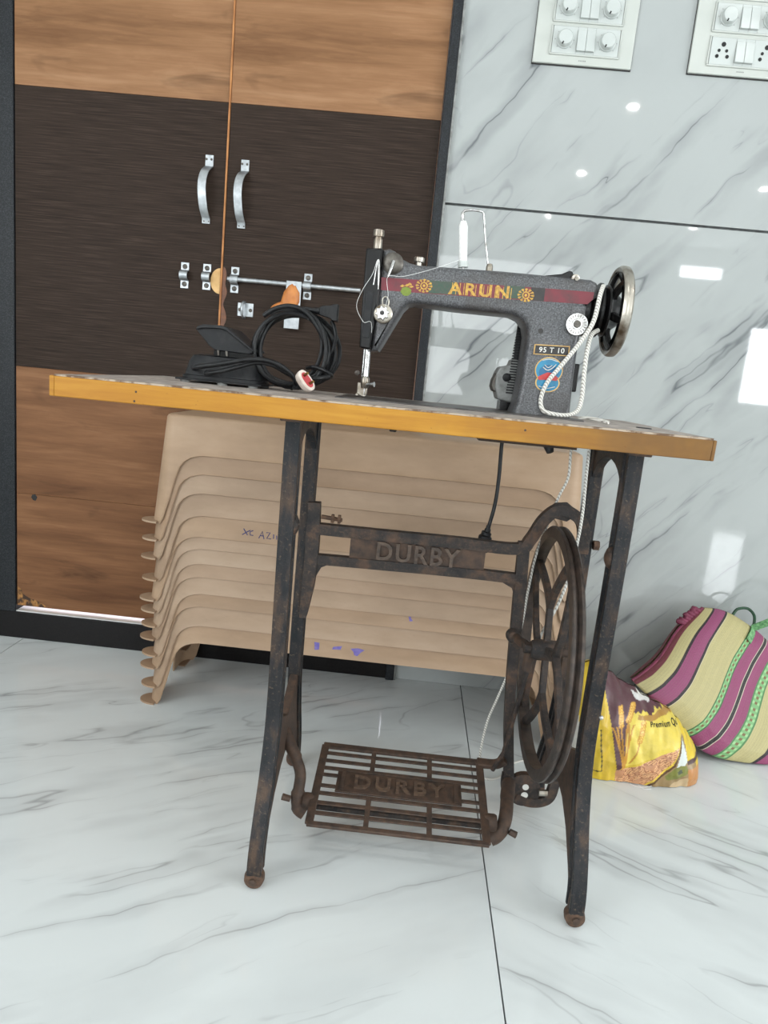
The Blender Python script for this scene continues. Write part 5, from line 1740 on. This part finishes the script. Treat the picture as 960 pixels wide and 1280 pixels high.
def dial_knob(root, x, z, parent):
    o_ = root.location
    base = MB(o_).lathe((x, PLY - 0.0035, z), (0, -1, 0), [(0.0190, 0), (0.0190, 0.003), (0.0175, 0.004), (0.0165, 0.014), (0.015, 0.016), (0, 0.0162)], 36).build('dial_knob', 'switch_white', parent)
    MB(o_).beam((x - 0.004, PLY - 0.0195, z - 0.010), (x - 0.0065, PLY - 0.0195, z - 0.0155), 0.003, 0.0006, (0, -1, 0)).build('knob_pointer', 'socket_dark', base)
    mk = MB(o_)
    for k in range(7):
        a = math.radians(225 - 45 * k)
        mk.box((x + 0.0215 * math.cos(a) - 0.0008, PLY - 0.0041, z + 0.0215 * math.sin(a) - 0.0008), (x + 0.0215 * math.cos(a) + 0.0008, PLY - 0.0034, z + 0.0215 * math.sin(a) + 0.0008))
    mk.build('scale_marks', 'grey_print', base)


def rocker(root, x, z, parent):
    o_ = root.location
    s = MB(o_).prism([(PLY - 0.0035, z - 0.023), (PLY - 0.0105, z - 0.023), (PLY - 0.0105, z - 0.019), (PLY - 0.0055, z + 0.022), (PLY - 0.0035, z + 0.023)], 'x', x - 0.0100, x + 0.0100).build('rocker_switch', 'switch_white', parent, bevel=0.0008)
    return s


def socket(root, x, z, parent):
    o_ = root.location
    for dx, dz, rr in ((0, 0.014, 0.0050), (-0.0085, 0.001, 0.0034), (0.0085, 0.001, 0.0034), (-0.0115, -0.011, 0.0040), (0.0115, -0.011, 0.0040)):
        MB(o_).lathe((x + dx, PLY - 0.0035, z + dz), (0, -1, 0), [(rr, 0), (rr, 0.0008), (rr * 0.8, 0.0009), (0, 0.0002)], 16).build('socket_hole', 'socket_dark', parent)


def board(name, label, x0, x1, z0, z1, rows):
    root = thing(name, label, 'switch', ((x0 + x1) / 2, YW, z0))
    o_ = root.location
    MB(o_).box((x0, PLY, z0), (x1, YW, z1)).build('cover_plate', 'switch_plate', root, bevel=0.002, seg=3)
    MB(o_).box((x0 - 0.001, YW - 0.003, z0 - 0.002), (x1 + 0.001, YW, z1 + 0.002)).build('back_frame', 'badge_black', root)
    for (zc, kind, mx0, mx1) in rows:
        mod = MB(o_).box((mx0, PLY - 0.0035, zc - 0.0285), (mx1, PLY + 0.001, zc + 0.0285)).build('module', 'switch_white', root, bevel=0.001)
        rim = MB(o_)
        for a, b in (((mx0 - 0.004, zc + 0.0285), (mx1 + 0.004, zc + 0.0315)), ((mx0 - 0.004, zc - 0.0315), (mx1 + 0.004, zc - 0.0285)), ((mx0 - 0.004, zc - 0.0285), (mx0 - 0.001, zc + 0.0285)), ((mx1 + 0.001, zc - 0.0285), (mx1 + 0.004, zc + 0.0285))):
            rim.box((a[0], PLY - 0.0030, a[1]), (b[0], PLY + 0.001, b[1]))
        rim.build('module_rim', 'switch_plate', mod, bevel=0.0008)
        w_ = mx1 - mx0
        for f in (0.365, 0.5, 0.635):
            MB(o_).box((mx0 + w_ * f - 0.0003, PLY - 0.0037, zc - 0.028), (mx0 + w_ * f + 0.0003, PLY - 0.003, zc + 0.028)).build('module_joint', 'grey_print', mod)
        for f in (0.18, 0.82):
            if kind == 'dial':
                dial_knob(root, mx0 + w_ * f, zc, mod)
            else:
                socket(root, mx0 + w_ * f, zc, mod)
        for f in (0.432, 0.568):
            rocker(root, mx0 + w_ * f, zc, mod)
    pm = MB(o_)
    mxx = (x0 + x1) / 2
    for k in range(5):
        pm.box((mxx - 0.008 + k * 0.0035, PLY - 0.0002, z0 + 0.008), (mxx - 0.0055 + k * 0.0035, PLY + 0.001, z0 + 0.0105))
    pm.build('maker_mark', 'grey_print', root)
    return root


board('switch_board', 'white switch board with only dial knobs and rocker switches in its rows', 0.184, 0.411, 1.556, 1.785, [(1.6055, 'dial', 0.224, 0.376), (1.6735, 'dial', 0.224, 0.376), (1.7415, 'dial', 0.224, 0.376)])
board('switch_board', 'white switch board with a row of round-hole sockets at its bottom', 0.541, 0.775, 1.560, 1.860, [(1.608, 'socket', 0.583, 0.735), (1.678, 'dial', 0.583, 0.735), (1.746, 'dial', 0.583, 0.735), (1.814, 'dial', 0.583, 0.735)])
